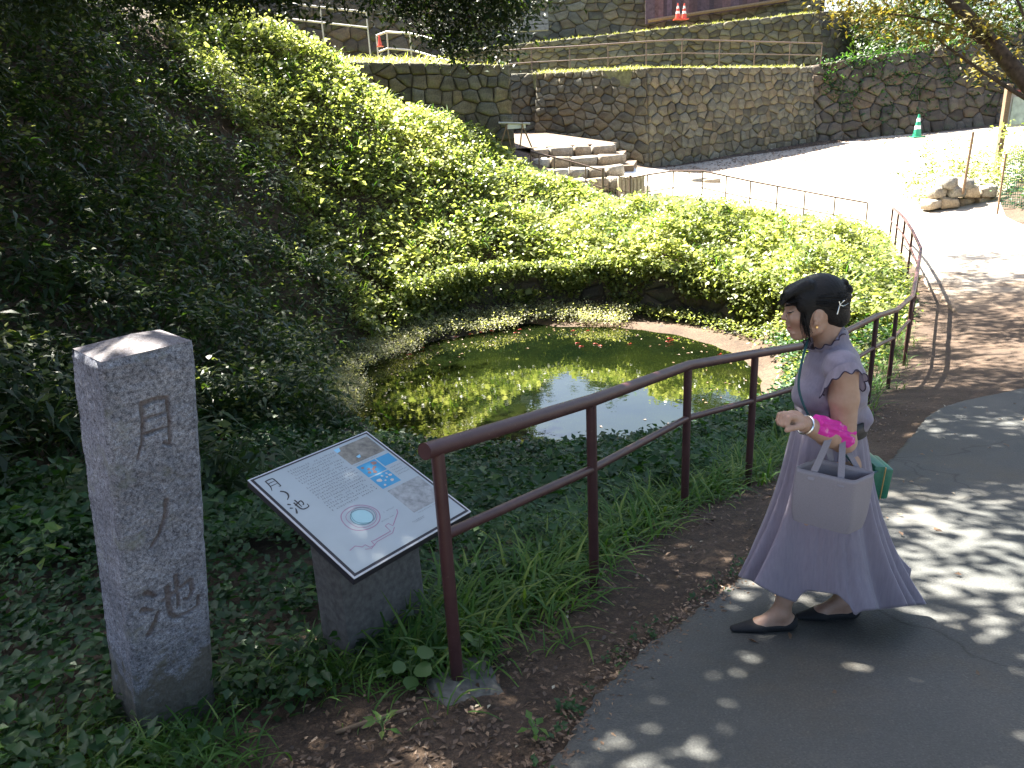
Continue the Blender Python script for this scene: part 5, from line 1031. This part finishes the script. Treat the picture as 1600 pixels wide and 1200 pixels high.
for q, (t0_, yo) in enumerate(((.5, 0), (.5, 1))):
    L_ = fTL + bk * yo; R_ = fTR + bk * yo; a = L_ * .72 + R_ * .28 - (0, 0, .03) - bg0; e = L_ * .22 + R_ * .78 - (0, 0, .03) - bg0; dv = np.array([0, -.004 if q == 0 else .004, 0])
    tp0 = EL * .60 + WR * .40 + (0, 0, .046) - bg0; tp1 = EL * .84 + WR * .16 + (0, 0, .044) - bg0; yo_ = np.array([0, -.03 if q == 0 else .03, -.01])
    pts = [a + dv, a * .3 + tp0 * .7 + yo_ * .9, tp0 + yo_, (tp0 + tp1) / 2 + yo_ * .8 + (0, 0, .006), tp1 + yo_, e * .3 + tp1 * .7 + yo_ * .9, e + dv]
    V = []; 
    P = np.array([[np.interp(s, range(7), [p[i] for p in pts]) for i in range(3)] for s in np.linspace(0, 6, 40)])
    for i in range(3): P[1:-1, i] = (P[:-2, i] + P[1:-1, i] * 2 + P[2:, i]) / 4
    wd = (fTR - fTL) / np.linalg.norm(fTR - fTL) * .011
    for p in P: V += [p - wd, p + wd, p + wd + (0, .003, 0), p - wd + (0, .003, 0)]
    F = [(4 * i + j, 4 * i + (j + 1) % 4, 4 * i + 4 + (j + 1) % 4, 4 * i + 4 + j) for i in range(39) for j in range(4)]
    MB().add(V, F).build('handle', M['leather'], bg)
# green shoulder bag with long strap
M['green'] = simple('green_leather', (.008, .13, .075), .38, 60, .2); M['teal'] = simple('teal_strap', (.01, .07, .075), .5)
gc = at(1364, 742, 2.66); gb_ = empty('shoulder_bag', tuple(gc)); tag(gb_, "small green shoulder bag behind the person's hip on a dark teal strap", 'bag')
R3 = Matrix.Rotation(.12, 3, 'Y')
MB().box((-.018, 0, 0), (.05, .16, .145), R3, .94).build('pouch', M['green'], gb_, True, bevel=.014); MB().box((.022, .0, -.008), (.032, .14, .125), R3, .95).build('front_pocket', M['green'], gb_, True, bevel=.010)
MB().tube([(-.006, -.083, -.06), (.003, -.083, .07)], .0025, 5).build('zip', M['gold'], gb_)
sp_ = [hp(1262, 532, .03), hp(1257, 548, .075), hp(1249, 580, .095), hp(1246, 610, .11), hp(1262, 650, .135), hp(1290, 690, .16), hp(1318, 706, .165), hp(1335, 728, .15), hp(1350, 745, .06), gc + (-.02, -.07, .05)]
sp_ = np.array([[np.interp(q, range(len(sp_)), [p[i] for p in sp_]) for i in range(3)] for q in np.linspace(0, len(sp_) - 1, 60)])
for _ in range(12): sp_[1:-1] = (sp_[:-2] + sp_[2:] + 2 * sp_[1:-1]) / 4
MB().tube(sp_ - gc, .0042, 8).build('strap', M['teal'], gb_, True)
MB().tube(np.array([hp(1333, 727, .152), hp(1337, 732, .149)]) - gc, .008, 8).build('buckle', M['gold'], gb_, True)
# bright pink cloth laid over the forearm
m, n, l, b = new_mat('pink_print_cloth'); t = noise(n, l, 45, 2, .4); r = ramp(n, [(.0, (.55, .015, .26)), (.60, (.68, .025, .34)), (.70, (.75, .25, .45)), (.74, (.68, .03, .34))]); l.new(t.outputs[0], r.inputs[0]); l.new(r.outputs[0], b.inputs['Base Color']); b.inputs['Roughness'].default_value = .7
P_ = Field((.85, 2.15, .55), (1.3, 2.6, .90), .0035); f0, f1_ = EL * .92 + WR * .08, EL * .22 + WR * .78
P_.cone(f0 + (0, 0, .014), f1_ + (0, 0, .012), .047, .034, .01)
w, X, Yy, Z = P_.win(P_.lo, P_.lo + P_.n * P_.h, 0); tpar = ((X - f0[0]) * (f1_ - f0)[0] + (Yy - f0[1]) * (f1_ - f0)[1] + (Z - f0[2]) * (f1_ - f0)[2]) / ((f1_ - f0) @ (f1_ - f0))
axz = f0[2] + (f1_ - f0)[2] * tpar
P_.S[w] = np.maximum(np.maximum(P_.S[w], (axz - .02 + .010 * np.sin(tpar * 7)) - Z), np.maximum(tpar - 1, -.05 - tpar) * .15)
V, F = P_.mesh(); V = smooth_np(V, F, 1, .4); tv = (V - f0) @ (f1_ - f0) / ((f1_ - f0) @ (f1_ - f0)); rel = V - f0 - tv[:, None] * (f1_ - f0); aa = np.arctan2(rel[:, 2], rel[:, 1])
V = V + rel * ((.09 * np.sin(aa * 7 + tv * 5) + .04 * np.sin(aa * 15 - tv * 9)) * np.clip((rel[:, 2] + .006) / .02, 0, 1))[:, None]
o = obj('scarf', mesh_np('scarf', V - EL, F, True), m); o.location = EL; tag(o, "bright pink folded cloth draped over the person's forearm", 'cloth')
# ------------------------------------------------------------------ lettering shared by pillar and sign (brush strokes)
def arc(*P): return [np.array(p, float) for p in P]
CH = {'moon': [(arc((-.24, .46), (-.24, .1), (-.28, -.2), (-.42, -.5)), .10), (arc((-.24, .44), (.05, .47), (.30, .44), (.31, 0), (.29, -.44), (.16, -.36)), .11), (arc((-.20, .17), (.28, .18)), .08), (arc((-.22, -.10), (.28, -.09)), .08)],
      'no': [(arc((.18, .46), (.12, .1), (-.04, -.2), (-.28, -.46)), .12)],
      'no_brush': [(arc((-.05, .46), (.16, .25), (.20, 0), (.10, -.25), (-.16, -.46)), .15)],
      'pond': [(arc((-.42, .42), (-.28, .28)), .13), (arc((-.50, .10), (-.34, .0)), .12), (arc((-.44, -.46), (-.34, -.3), (-.24, -.08)), .12), (arc((-.14, .10), (.12, .20), (.36, .28), (.36, .05), (.28, -.10), (.22, -.05)), .10), (arc((.10, .50), (.11, .2), (.10, -.18)), .10), (arc((-.06, .34), (-.06, 0), (-.04, -.26), (.06, -.38), (.28, -.40), (.46, -.34), (.47, -.12)), .11)]}
def stroke_dist(U, Vv, strokes):
    """positive inside a stroke: (half width - distance)"""
    best = np.full(U.shape, -9.0)
    for P, w in strokes:
        n = len(P) - 1
        for i in range(n):
            a, b_ = P[i], P[i + 1]; d = b_ - a; t = np.clip(((U - a[0]) * d[0] + (Vv - a[1]) * d[1]) / (d @ d), 0, 1)
            s = (i + t) / n; hw = w / 2 * (1.05 - .45 * s); best = np.maximum(best, hw - np.hypot(U - a[0] - t * d[0], Vv - a[1] - t * d[1]))
    return best
# ------------------------------------------------------------------ carved granite pillar
pc = np.array([-1.246, 2.148, -.12]); pa = .788; pw_, pd_, ph_ = .252, .225, 1.332; lean = np.array([.201, -.082, ph_])
ax_ = np.array([math.cos(pa), math.sin(pa), 0]); bx_ = np.array([-math.sin(pa), math.cos(pa), 0]); rp = np.random.default_rng(15)
def fbm(P, seed, f0, o=4):
    r = np.random.default_rng(seed); out = np.zeros(len(P)); a = 1.0; f = f0
    for _ in range(o):
        for _k in range(5): q = r.normal(0, f, 3); out += a * np.sin(P @ q + r.uniform(0, 6.28)) / 4
        a *= .55; f *= 2.1
    return out
V = []; F = []; carve = []
def side(p0, p1, nrm, nu, nv, letters):
    u, t = np.meshgrid(np.linspace(0, 1, nu), np.linspace(-.06, 1, nv), indexing='ij'); u_, t_ = u.ravel(), t.ravel(); W = np.linalg.norm(p1 - p0)
    P = p0 + np.outer(u_, p1 - p0) + np.outer(t_, lean)
    ed = np.minimum(u_, 1 - u_) * W; rough = .0026 * fbm(P, 3, 40) + .0012 * fbm(P, 4, 230, 2); ch = np.where(ed < .014, (.014 - ed) ** 2 / .014 * .9, 0) + np.where(t_ > .985, (t_ - .985) * .5, 0)
    chip = .006 * np.clip(fbm(P, 9, 26) - .55, 0, 1) * np.exp(-ed / .02)
    D = rough * np.clip(ed / .012, 0, 1) - ch - chip; C_ = np.zeros(len(P))
    if letters:
        for nm, cu, ct, sx, sy in (('moon', .50, .835, .13, .165), ('no', .47, .60, .12, .15), ('pond', .53, .385, .175, .17)):
            q = stroke_dist((u_ - cu) * W / sx, (t_ - ct) * ph_ / sy, CH[nm]) * sx; c = np.clip((q + .0015) / .005, 0, 1); D -= .009 * c; C_ = np.maximum(C_, c)
    b0 = sum(len(x) for x in V); V.append(P + np.outer(D, nrm)); carve.append(C_); J = b0 + np.arange(nu * nv).reshape(nu, nv)
    F.append(np.stack([J[:-1, :-1], J[1:, :-1], J[1:, 1:], J[:-1, 1:]], -1).reshape(-1, 4))
cs = [pc - ax_ * pw_ / 2 - bx_ * pd_ / 2, pc + ax_ * pw_ / 2 - bx_ * pd_ / 2, pc + ax_ * pw_ / 2 + bx_ * pd_ / 2, pc - ax_ * pw_ / 2 + bx_ * pd_ / 2]
side(cs[0], cs[1], -bx_, 110, 560, True); side(cs[1], cs[2], ax_, 40, 120, False); side(cs[2], cs[3], bx_, 40, 120, False); side(cs[3], cs[0], -ax_, 60, 260, False)
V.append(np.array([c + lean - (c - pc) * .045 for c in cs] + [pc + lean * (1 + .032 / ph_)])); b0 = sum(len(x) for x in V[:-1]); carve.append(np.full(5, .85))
Fq = np.concatenate(F); pv = np.concatenate(V); cv = np.concatenate(carve)
m, n, l, b = new_mat('granite'); tc = n.new('ShaderNodeTexCoord')
v1 = n.new('ShaderNodeTexVoronoi'); v1.inputs['Scale'].default_value = 190; l.new(tc.outputs['Object'], v1.inputs['Vector']); t1 = noise(n, l, 5, 6, .65); t2 = noise(n, l, 90, 4, .7); t3 = noise(n, l, 330, 2, .6)
r1 = ramp(n, [(.32, (.12, .13, .155)), (.55, (.215, .228, .262)), (.75, (.29, .305, .335))]); l.new(t1.outputs[0], r1.inputs[0])
r2 = ramp(n, [(.34, (.22, .22, .25)), (.47, (.8, .8, .82)), (.62, (1.25, 1.25, 1.25)), (.72, (1.7, 1.68, 1.66))]); l.new(t2.outputs[0], r2.inputs[0]); c = mixc(n, l, .9, r1.outputs[0], r2.outputs[0], 'MULTIPLY')
r3 = ramp(n, [(.36, (.35, .35, .38)), (.5, (1, 1, 1)), (.68, (1.5, 1.48, 1.48))]); l.new(t3.outputs[0], r3.inputs[0]); c = mixc(n, l, .8, c, r3.outputs[0], 'MULTIPLY')
sx_ = n.new('ShaderNodeSeparateXYZ'); l.new(tc.outputs['Object'], sx_.inputs[0]); tl = noise(n, l, 11, 5, .7)   # damp earth stain creeping up from the ground
mth = n.new('ShaderNodeMath'); mth.operation = 'MULTIPLY_ADD'; l.new(tl.outputs[0], mth.inputs[0]); mth.inputs[1].default_value = -.75; l.new(sx_.outputs['Z'], mth.inputs[2])
rs_ = ramp(n, [(.0, (.85, .85, .85)), (.08, (0, 0, 0))]); ad = n.new('ShaderNodeMath'); ad.inputs[1].default_value = .13; l.new(mth.outputs[0], ad.inputs[0]); l.new(ad.outputs[0], rs_.inputs[0]); c = mixc(n, l, rs_.outputs[0], c, (.075, .068, .05))
tg = noise(n, l, 7, 5, .7); rg = ramp(n, [(.56, (0, 0, 0)), (.68, (.55, .55, .55))]); l.new(tg.outputs[0], rg.inputs[0]); c = mixc(n, l, rg.outputs[0], c, (.17, .185, .15))
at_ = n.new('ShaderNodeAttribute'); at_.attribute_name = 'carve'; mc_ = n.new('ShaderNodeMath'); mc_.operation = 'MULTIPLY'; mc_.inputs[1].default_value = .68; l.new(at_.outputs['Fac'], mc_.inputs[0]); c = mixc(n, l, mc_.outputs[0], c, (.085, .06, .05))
l.new(c, b.inputs['Base Color']); b.inputs['Roughness'].default_value = .85; bump(n, l, t2.outputs[0], .5, .004, b)
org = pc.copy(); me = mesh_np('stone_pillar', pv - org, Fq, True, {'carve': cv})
bm = bmesh.new(); bm.from_mesh(me); bm.verts.ensure_lookup_table(); lay = bm.verts.layers.float.get('carve')
vs = [bm.verts[b0 + i] for i in range(5)]
for i in range(4): bm.faces.new((vs[i], vs[(i + 1) % 4], vs[4]))
bm.to_mesh(me); bm.free()
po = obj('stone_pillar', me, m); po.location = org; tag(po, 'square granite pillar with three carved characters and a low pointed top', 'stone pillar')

# ------------------------------------------------------------------ information board
sc_, syaw, stilt, sw, sh_ = np.array([-.592, 2.62, .432]), .847, .319, .567, .625
sx = np.array([math.cos(syaw), math.sin(syaw), 0]); sn = np.array([-math.sin(syaw), math.cos(syaw), 0]); su = sn * math.cos(stilt) + np.array([0, 0, 1]) * math.sin(stilt); sz = np.cross(sx, su)
gzs = z1(-.6, 2.66); ib = empty('information_board', (-.592, 2.62, gzs)); tag(ib, 'tilted white information board on a dark stone stand beside the handrail', 'information board'); il = np.array(ib.location)
def sp3(s, t, h=0.0): return sc_ + sx * (s - .5) * sw + su * (.5 - t) * sh_ + sz * h - il
def plate(name, s0, s1, t0, t1, h0, h1, mat, parent=ib, bev=0):
    P = [sp3(s, t, h) for h in (h0, h1) for s, t in ((s0, t0), (s1, t0), (s1, t1), (s0, t1))]
    return MB().add(P, [(0, 1, 2, 3), (7, 6, 5, 4), (0, 4, 5, 1), (1, 5, 6, 2), (2, 6, 7, 3), (3, 7, 4, 0)]).build(name, mat, parent, bevel=bev)
M['panel'] = simple('enamel_panel', (.40, .44, .455), .28, 6, .05); M['ink'] = simple('printed_ink', (.03, .03, .035), .5); M['grey_ink'] = simple('grey_ink', (.16, .16, .17), .5); M['edge_w'] = simple('white_edge_trim', (.55, .55, .56), .35); M['edge_d'] = simple('dark_frame', (.028, .026, .034), .45); M['stand'] = simple('dark_stone_stand', (.10, .096, .092), .8, 40, .35, bmp=.003)
plate('tray', 0, 1, 0, 1, -.032, -.004, M['edge_d'], bev=.003); plate('edge_trim', .0, 1, .0, 1, -.0035, .0, M['edge_w']); plate('border', .012, .988, .011, .989, .0006, .0012, M['edge_d']); pan = plate('panel', .03, .97, .027, .973, .0018, .0026, M['panel'])
def flat(name, polys, h, mat, parent=pan):
    mb = MB()
    for pl in polys: mb.add([sp3(s, t, h) for s, t in pl], [tuple(range(len(pl) - 1, -1, -1))])
    return mb.build(name, mat, parent)
def thick(P, w, ar=sh_ / sw):
    P = np.array(P, float); out = []
    w = np.full(len(P), w) if np.isscalar(w) else np.array(w)
    d = np.gradient(P * (1, ar), axis=0); d /= np.linalg.norm(d, axis=1, keepdims=True) + 1e-9; nr = np.stack([-d[:, 1], d[:, 0] / 1], 1) / (1, ar)
    for i in range(len(P) - 1): out.append([P[i] - nr[i] * w[i], P[i + 1] - nr[i + 1] * w[i + 1], P[i + 1] + nr[i + 1] * w[i + 1], P[i] + nr[i] * w[i]])
    return out
rk = np.random.default_rng(23)
for nm, cs_, ct_, sz_ in (('moon', .105, .118, .105), ('no_brush', .105, .24, .10), ('pond', .112, .362, .115)):
    pl = []
    for P, w in CH[nm]:
        q = np.linspace(0, len(P) - 1, 6 * len(P)); Q = np.stack([np.interp(q, range(len(P)), [p[i] for p in P]) for i in range(2)], 1); pr_q = np.linspace(0, 1, len(q)); wd = w * .5 * sz_ * (1.0 - .5 * pr_q) * (.85 + .3 * np.sin(pr_q * 3.1))
        for _ in range(4): Q[1:-1] = (Q[:-2] + Q[2:] + 2 * Q[1:-1]) / 4
        pl += thick(np.stack([cs_ + Q[:, 0] * sz_, ct_ - Q[:, 1] * sz_ * .95], 1), wd)
    flat('brush_character', pl, .0031, M['ink'])
def glyph_rows(s0, s1, t0, t1, rows, size, skip=.06):
    for r_ in range(rows):
        t_ = t0 + (t1 - t0) * (r_ + .5) / rows; pl = []; s = s0 + (.012 if rk.random() < .25 else 0); end = s1 - (rk.random() * .25 * (s1 - s0) if rk.random() < .3 else 0)
        while s < end:
            if rk.random() > skip:
                for _ in range(3):
                    x, y = s + rk.uniform(.1, .6) * size, t_ + rk.uniform(-.4, .4) * size; 
                    if rk.random() < .6: pl.append([(x - size * .3, y - size * .075), (x + size * .35, y - size * .075), (x + size * .35, y + size * .075), (x - size * .3, y + size * .075)])
                    else: pl.append([(x - size * .075, y - size * .4), (x + size * .075, y - size * .4), (x + size * .075, y + size * .4), (x - size * .075, y + size * .4)])
            s += size * 1.12
        if pl: flat('text_line', pl, .0031, M['grey_ink'])
glyph_rows(.255, .625, .06, .52, 17, .0155)
glyph_rows(.85, .95, .385, .49, 4, .011); glyph_rows(.655, .86, .247, .258, 1, .009); glyph_rows(.68, .85, .815, .826, 1, .009); glyph_rows(.5, .6, .69, .70, 1, .009); glyph_rows(.44, .55, .745, .755, 1, .008); glyph_rows(.6, .70, .855, .875, 2, .008)
def photo(s0, s1, t0, t1, cols, sc, name='photo_print'):
    m, n, l, b = new_mat('print_' + str(len(bpy.data.materials))); t = noise(n, l, sc, 6, .7); r = ramp(n, cols); l.new(t.outputs[0], r.inputs[0]); l.new(r.outputs[0], b.inputs['Base Color']); b.inputs['Roughness'].default_value = .35
    return flat(name, [[(s0, t0), (s1, t0), (s1, t1), (s0, t1)]], .0029, m)
ph1 = photo(.65, .955, .05, .238, [(.35, (.13, .12, .105)), (.5, (.24, .215, .18)), (.65, (.33, .3, .26))], 25)
M['sky_print'] = simple('print_light_blue', (.28, .55, .72), .35); flat('blue_patch', [[(.65, .05), (.70, .05), (.685, .085), (.65, .09)]], .0033, M['sky_print'], pan); flat('blue_patch', [[(.735, .185), (.775, .178), (.76, .205), (.74, .205)]], .0033, M['sky_print'], pan)
blue = [(.3, (.05, .27, .47)), (.7, (.075, .33, .53))]
photo(.66, .825, .27, .395, blue, 8); photo(.835, .955, .27, .365, blue, 8); photo(.66, .825, .405, .53, blue, 8)
M['shard'] = simple('print_shard_red', (.30, .17, .15), .4); M['shard2'] = simple('print_shard_pale', (.6, .52, .46), .4)
def blobs(mat, L):
    flat('printed_shard', [[(s + r_ * math.cos(a) * (1 + .25 * math.sin(3 * a + s * 50)), t + r_ * .9 * math.sin(a) * (1 + .2 * math.cos(2 * a + t * 40))) for a in np.linspace(0, 6.283, 9)[:-1]] for s, t, r_ in L], .0034, mat)
blobs(M['shard'], [(.79, .30, .022), (.72, .33, .014), (.745, .345, .013), (.70, .36, .014), (.735, .372, .016), (.69, .30, .012), (.765, .335, .014)])
blobs(M['shard2'], [(.70, .455, .02), (.745, .43, .009), (.765, .455, .009), (.79, .425, .008), (.80, .45, .014), (.775, .495, .014), (.70, .508, .01), (.735, .475, .008)])
photo(.67, .955, .56, .805, [(.35, (.21, .215, .215)), (.5, (.31, .315, .31)), (.65, (.40, .40, .40))], 30)
M['pink_ink'] = simple('print_mauve', (.36, .2, .28), .4); M['aqua'] = simple('print_aqua', (.36, .56, .58), .4); M['teal_ink'] = simple('print_teal_line', (.13, .22, .25), .4)
th_ = np.linspace(0, 2 * math.pi, 49)
def ring(c, rx, ry, w, wob, ph): return thick(np.stack([c[0] + rx * np.cos(th_) * (1 + wob * np.sin(3 * th_ + ph)), c[1] + ry * np.sin(th_) * (1 + wob * np.sin(2 * th_ + ph))], 1), w)
flat('plan_disc', [[(.365 + .072 * math.cos(a), .652 + .064 * math.sin(a)) for a in th_[:-1]]], .0029, M['aqua']); flat('plan_ring', ring((.36, .65), .125, .108, .0035, .03, 1), .0032, M['pink_ink']); flat('plan_ring', ring((.368, .652), .100, .088, .0022, .05, 2), .0035, M['pink_ink']); flat('plan_ring', ring((.368, .652), .074, .066, .0022, .02, 0), .0037, M['teal_ink']); flat('plan_ring', ring((.385, .645), .076, .07, .0016, .03, 0), .0039, M['teal_ink'])
flat('section_line', thick([(.12, .825), (.17, .815), (.20, .845), (.225, .84), (.235, .872), (.27, .875), (.275, .84), (.30, .845), (.43, .842), (.435, .79), (.465, .785), (.475, .815), (.50, .80), (.585, .745), (.60, .72)], .0035), .0032, M['pink_ink']); flat('section_line', thick([(.20, .868), (.235, .885), (.30, .862), (.43, .86), (.475, .83)], .0026), .0035, M['pink_ink'])
mb = MB(); hb = -.034
a_, c_ = sx * .19, sn * .085
top = [sc_ + q * sx * .19 + w * sn * .085 - sz * .03 - il for q, w in ((-1, -1), (1, -1), (1, 1), (-1, 1))]; top = [np.array([p[0], p[1], (sc_ - il)[2] - .045 + w * .085 * math.tan(stilt)]) for p, w in zip(top, (-1, -1, 1, 1))]
bot = [np.array([p[0] * 1.04, p[1] * 1.04, -.15]) for p in top]
mb.add(bot + top, [(3, 2, 1, 0), (4, 5, 6, 7), (0, 1, 5, 4), (1, 2, 6, 5), (2, 3, 7, 6), (3, 0, 4, 7)]).build('stand', M['stand'], ib, bevel=.008)

# ------------------------------------------------------------------ small red fish in the pond
M['fish'] = simple('red_fish', (.38, .04, .018), .4)
rfz = np.random.default_rng(31); fm = None
bm = bmesh.new(); prof = [(-.5, .02, .10), (-.34, .03, .05), (-.1, .10, .13), (.2, .13, .17), (.42, .08, .10), (.5, .01, .02)]
rings = [[bm.verts.new((x, w * math.cos(a), h * math.sin(a))) for a in np.linspace(0, 6.283, 9)[:-1]] for x, w, h in prof]
for a, b_ in zip(rings[:-1], rings[1:]):
    for k in range(8): bm.faces.new((a[k], a[(k + 1) % 8], b_[(k + 1) % 8], b_[k]))
for tri in (((-.45, 0, .04), (-.75, .04, .2), (-.68, 0, 0)), ((-.45, 0, -.04), (-.68, 0, 0), (-.75, .04, -.2)), ((.1, 0, .16), (-.2, 0, .24), (-.22, 0, .1))): bm.faces.new([bm.verts.new(p) for p in tri])
fm = bpy.data.meshes.new('fish'); bm.to_mesh(fm); bm.free(); fm.materials.append(M['fish'])
for p in fm.polygons: p.use_smooth = True
for (u, v) in ((712, 528), (735, 524), (752, 521), (768, 519), (805, 522), (812, 517), (902, 536), (908, 541), (930, 537), (938, 540), (918, 519), (895, 519), (984, 537), (1043, 536), (1050, 534), (1125, 556), (1046, 531), (660, 545), (640, 556)):
    d = cF + cR * (u - 800) / 1200 - cU * (v - 600) / 1200; k = (-2.29 - CAMZ) / d[2]; p = np.array([0, 0, CAMZ]) + d * k
    shallow = math.hypot(p[0] - PC[0], p[1] - PC[1]) > 2.6
    o = bpy.data.objects.new('fish', fm); o.location = (p[0], p[1], -2.292 + (.03 if shallow else 0)); o.scale = (.085,) * 3; o.rotation_euler = (0, 0, rfz.uniform(-.7, .7) + (3.14 if rfz.random() < .5 else 0)); link(o); tag(o, 'small red fish at the water surface near the far pond edge', 'fish', 'red fish in the pond')

# ------------------------------------------------------------------ single plants that stand out near the camera
def leaf_mesh(name, shape, L, W, tone, sub=None):
    V0, F0 = shape; V = V0 * (W, L, L); return mesh_np(name, V, F0, True, {'tone': np.full(len(V), tone)})
def plant(label, x, y, h, nl, L, W, shape, mat, seed, tone=.6, el=(5, 40), name='leafy_weed', lean=(0, 0)):
    r = np.random.default_rng(seed); rt = empty(name, (x, y, z1(x, y))); tag(rt, label, 'plant')
    mesh = [leaf_mesh('leaf', shape, L, W, np.clip(tone + d, 0, 1)) for d in (-.15, 0, .15)]
    for m_ in mesh: m_.materials.append(M[mat])
    MB().tube([(0, 0, -.03), (lean[0] * .4, lean[1] * .4, h * .5), (lean[0], lean[1], h)], [.004, .0032, .002], 6).build('stem', M['weed_stem'], rt, True)
    for i in range(nl):
        t = (i + .5) / nl; az = i * 2.4 + r.normal(0, .3); e = math.radians(r.uniform(*el)); z = h * (.25 + .75 * t); b0 = Vector((lean[0] * t ** 2, lean[1] * t ** 2, z)); dr = Vector((math.cos(az), math.sin(az), .35)); pet = L * .45
        MB().tube([b0, b0 + dr * pet], .0018, 5, False).build('leaf_stalk', M['weed_stem'], rt)
        o = bpy.data.objects.new('leaf', mesh[i % 3]); o.location = b0 + dr * pet; o.rotation_euler = (r.normal(0, .25) + e - .35, r.normal(0, .3), az - math.pi / 2); s = r.uniform(.75, 1.15); o.scale = (s, s, s); link(o, rt)
M['weed_stem'] = simple('weed_stem', (.07, .12, .03), .6)
def gat(u, v):
    d = cF + cR * (u - 800) / 1200 - cU * (v - 600) / 1200; k = 1.0
    for k in np.arange(1.2, 14, .01):
        p = np.array([0, 0, CAMZ]) + d * k
        if p[2] < z1(p[0], p[1]): return p
    return p
for lab, u, v, h, nl, L, W, shp, mt, tn in (
    ('tall weed with large pale green oval leaves left of the pillar', 85, 905, .32, 11, .085, .055, LEAF4, 'grass', .75),
    ('broad leaved plant at the left edge halfway up the picture', 20, 860, .24, 9, .08, .055, LEAF4, 'weed', .8),
    ('pale yellowish leafed plant just right of the information board', 785, 870, .17, 12, .07, .042, LEAF4, 'dry_grass', .35),
    ('round leaved plant left of the nearest handrail post', 645, 1075, .13, 9, .058, .062, ROUND, 'weed', .75),
    ('round leaved sprig right of the nearest handrail post', 752, 1040, .13, 6, .045, .05, ROUND, 'weed', .8),
    ('small weed on the bare earth at the bottom, left of the path', 835, 1160, .07, 8, .04, .024, LEAF4, 'grass', .6),
    ('small leafy weed on the earth below the footing', 600, 1150, .07, 9, .045, .02, LEAF4, 'grass', .75),
    ('weed with pointed leaves in front of the board stand', 470, 965, .16, 10, .07, .034, LEAF4, 'weed', .7),
    ('leafy weed right of the foot of the pillar', 400, 1090, .12, 9, .055, .036, LEAF4, 'weed', .8),
    ('large soft leaved plant behind the handrail, above the middle rail', 760, 790, .3, 12, .10, .065, LEAF4, 'weed', .75),
    ('large leaved plant under the sunlit water by the second post', 860, 760, .28, 12, .10, .065, LEAF4, 'weed', .7)):
    p = gat(u, v); plant(lab, p[0], p[1], h, nl, L, W, shp, mt, int(u), tn)
tw = MB().tube([(-.12, -.03, .012), (-.02, .0, .02), (.1, .05, .018)], [.006, .008, .005], 6).build('fallen_stick', M['wood']); p = gat(585, 1135); tw.location = p; tag(tw, 'short fallen stick on the bare earth at the bottom', 'stick')
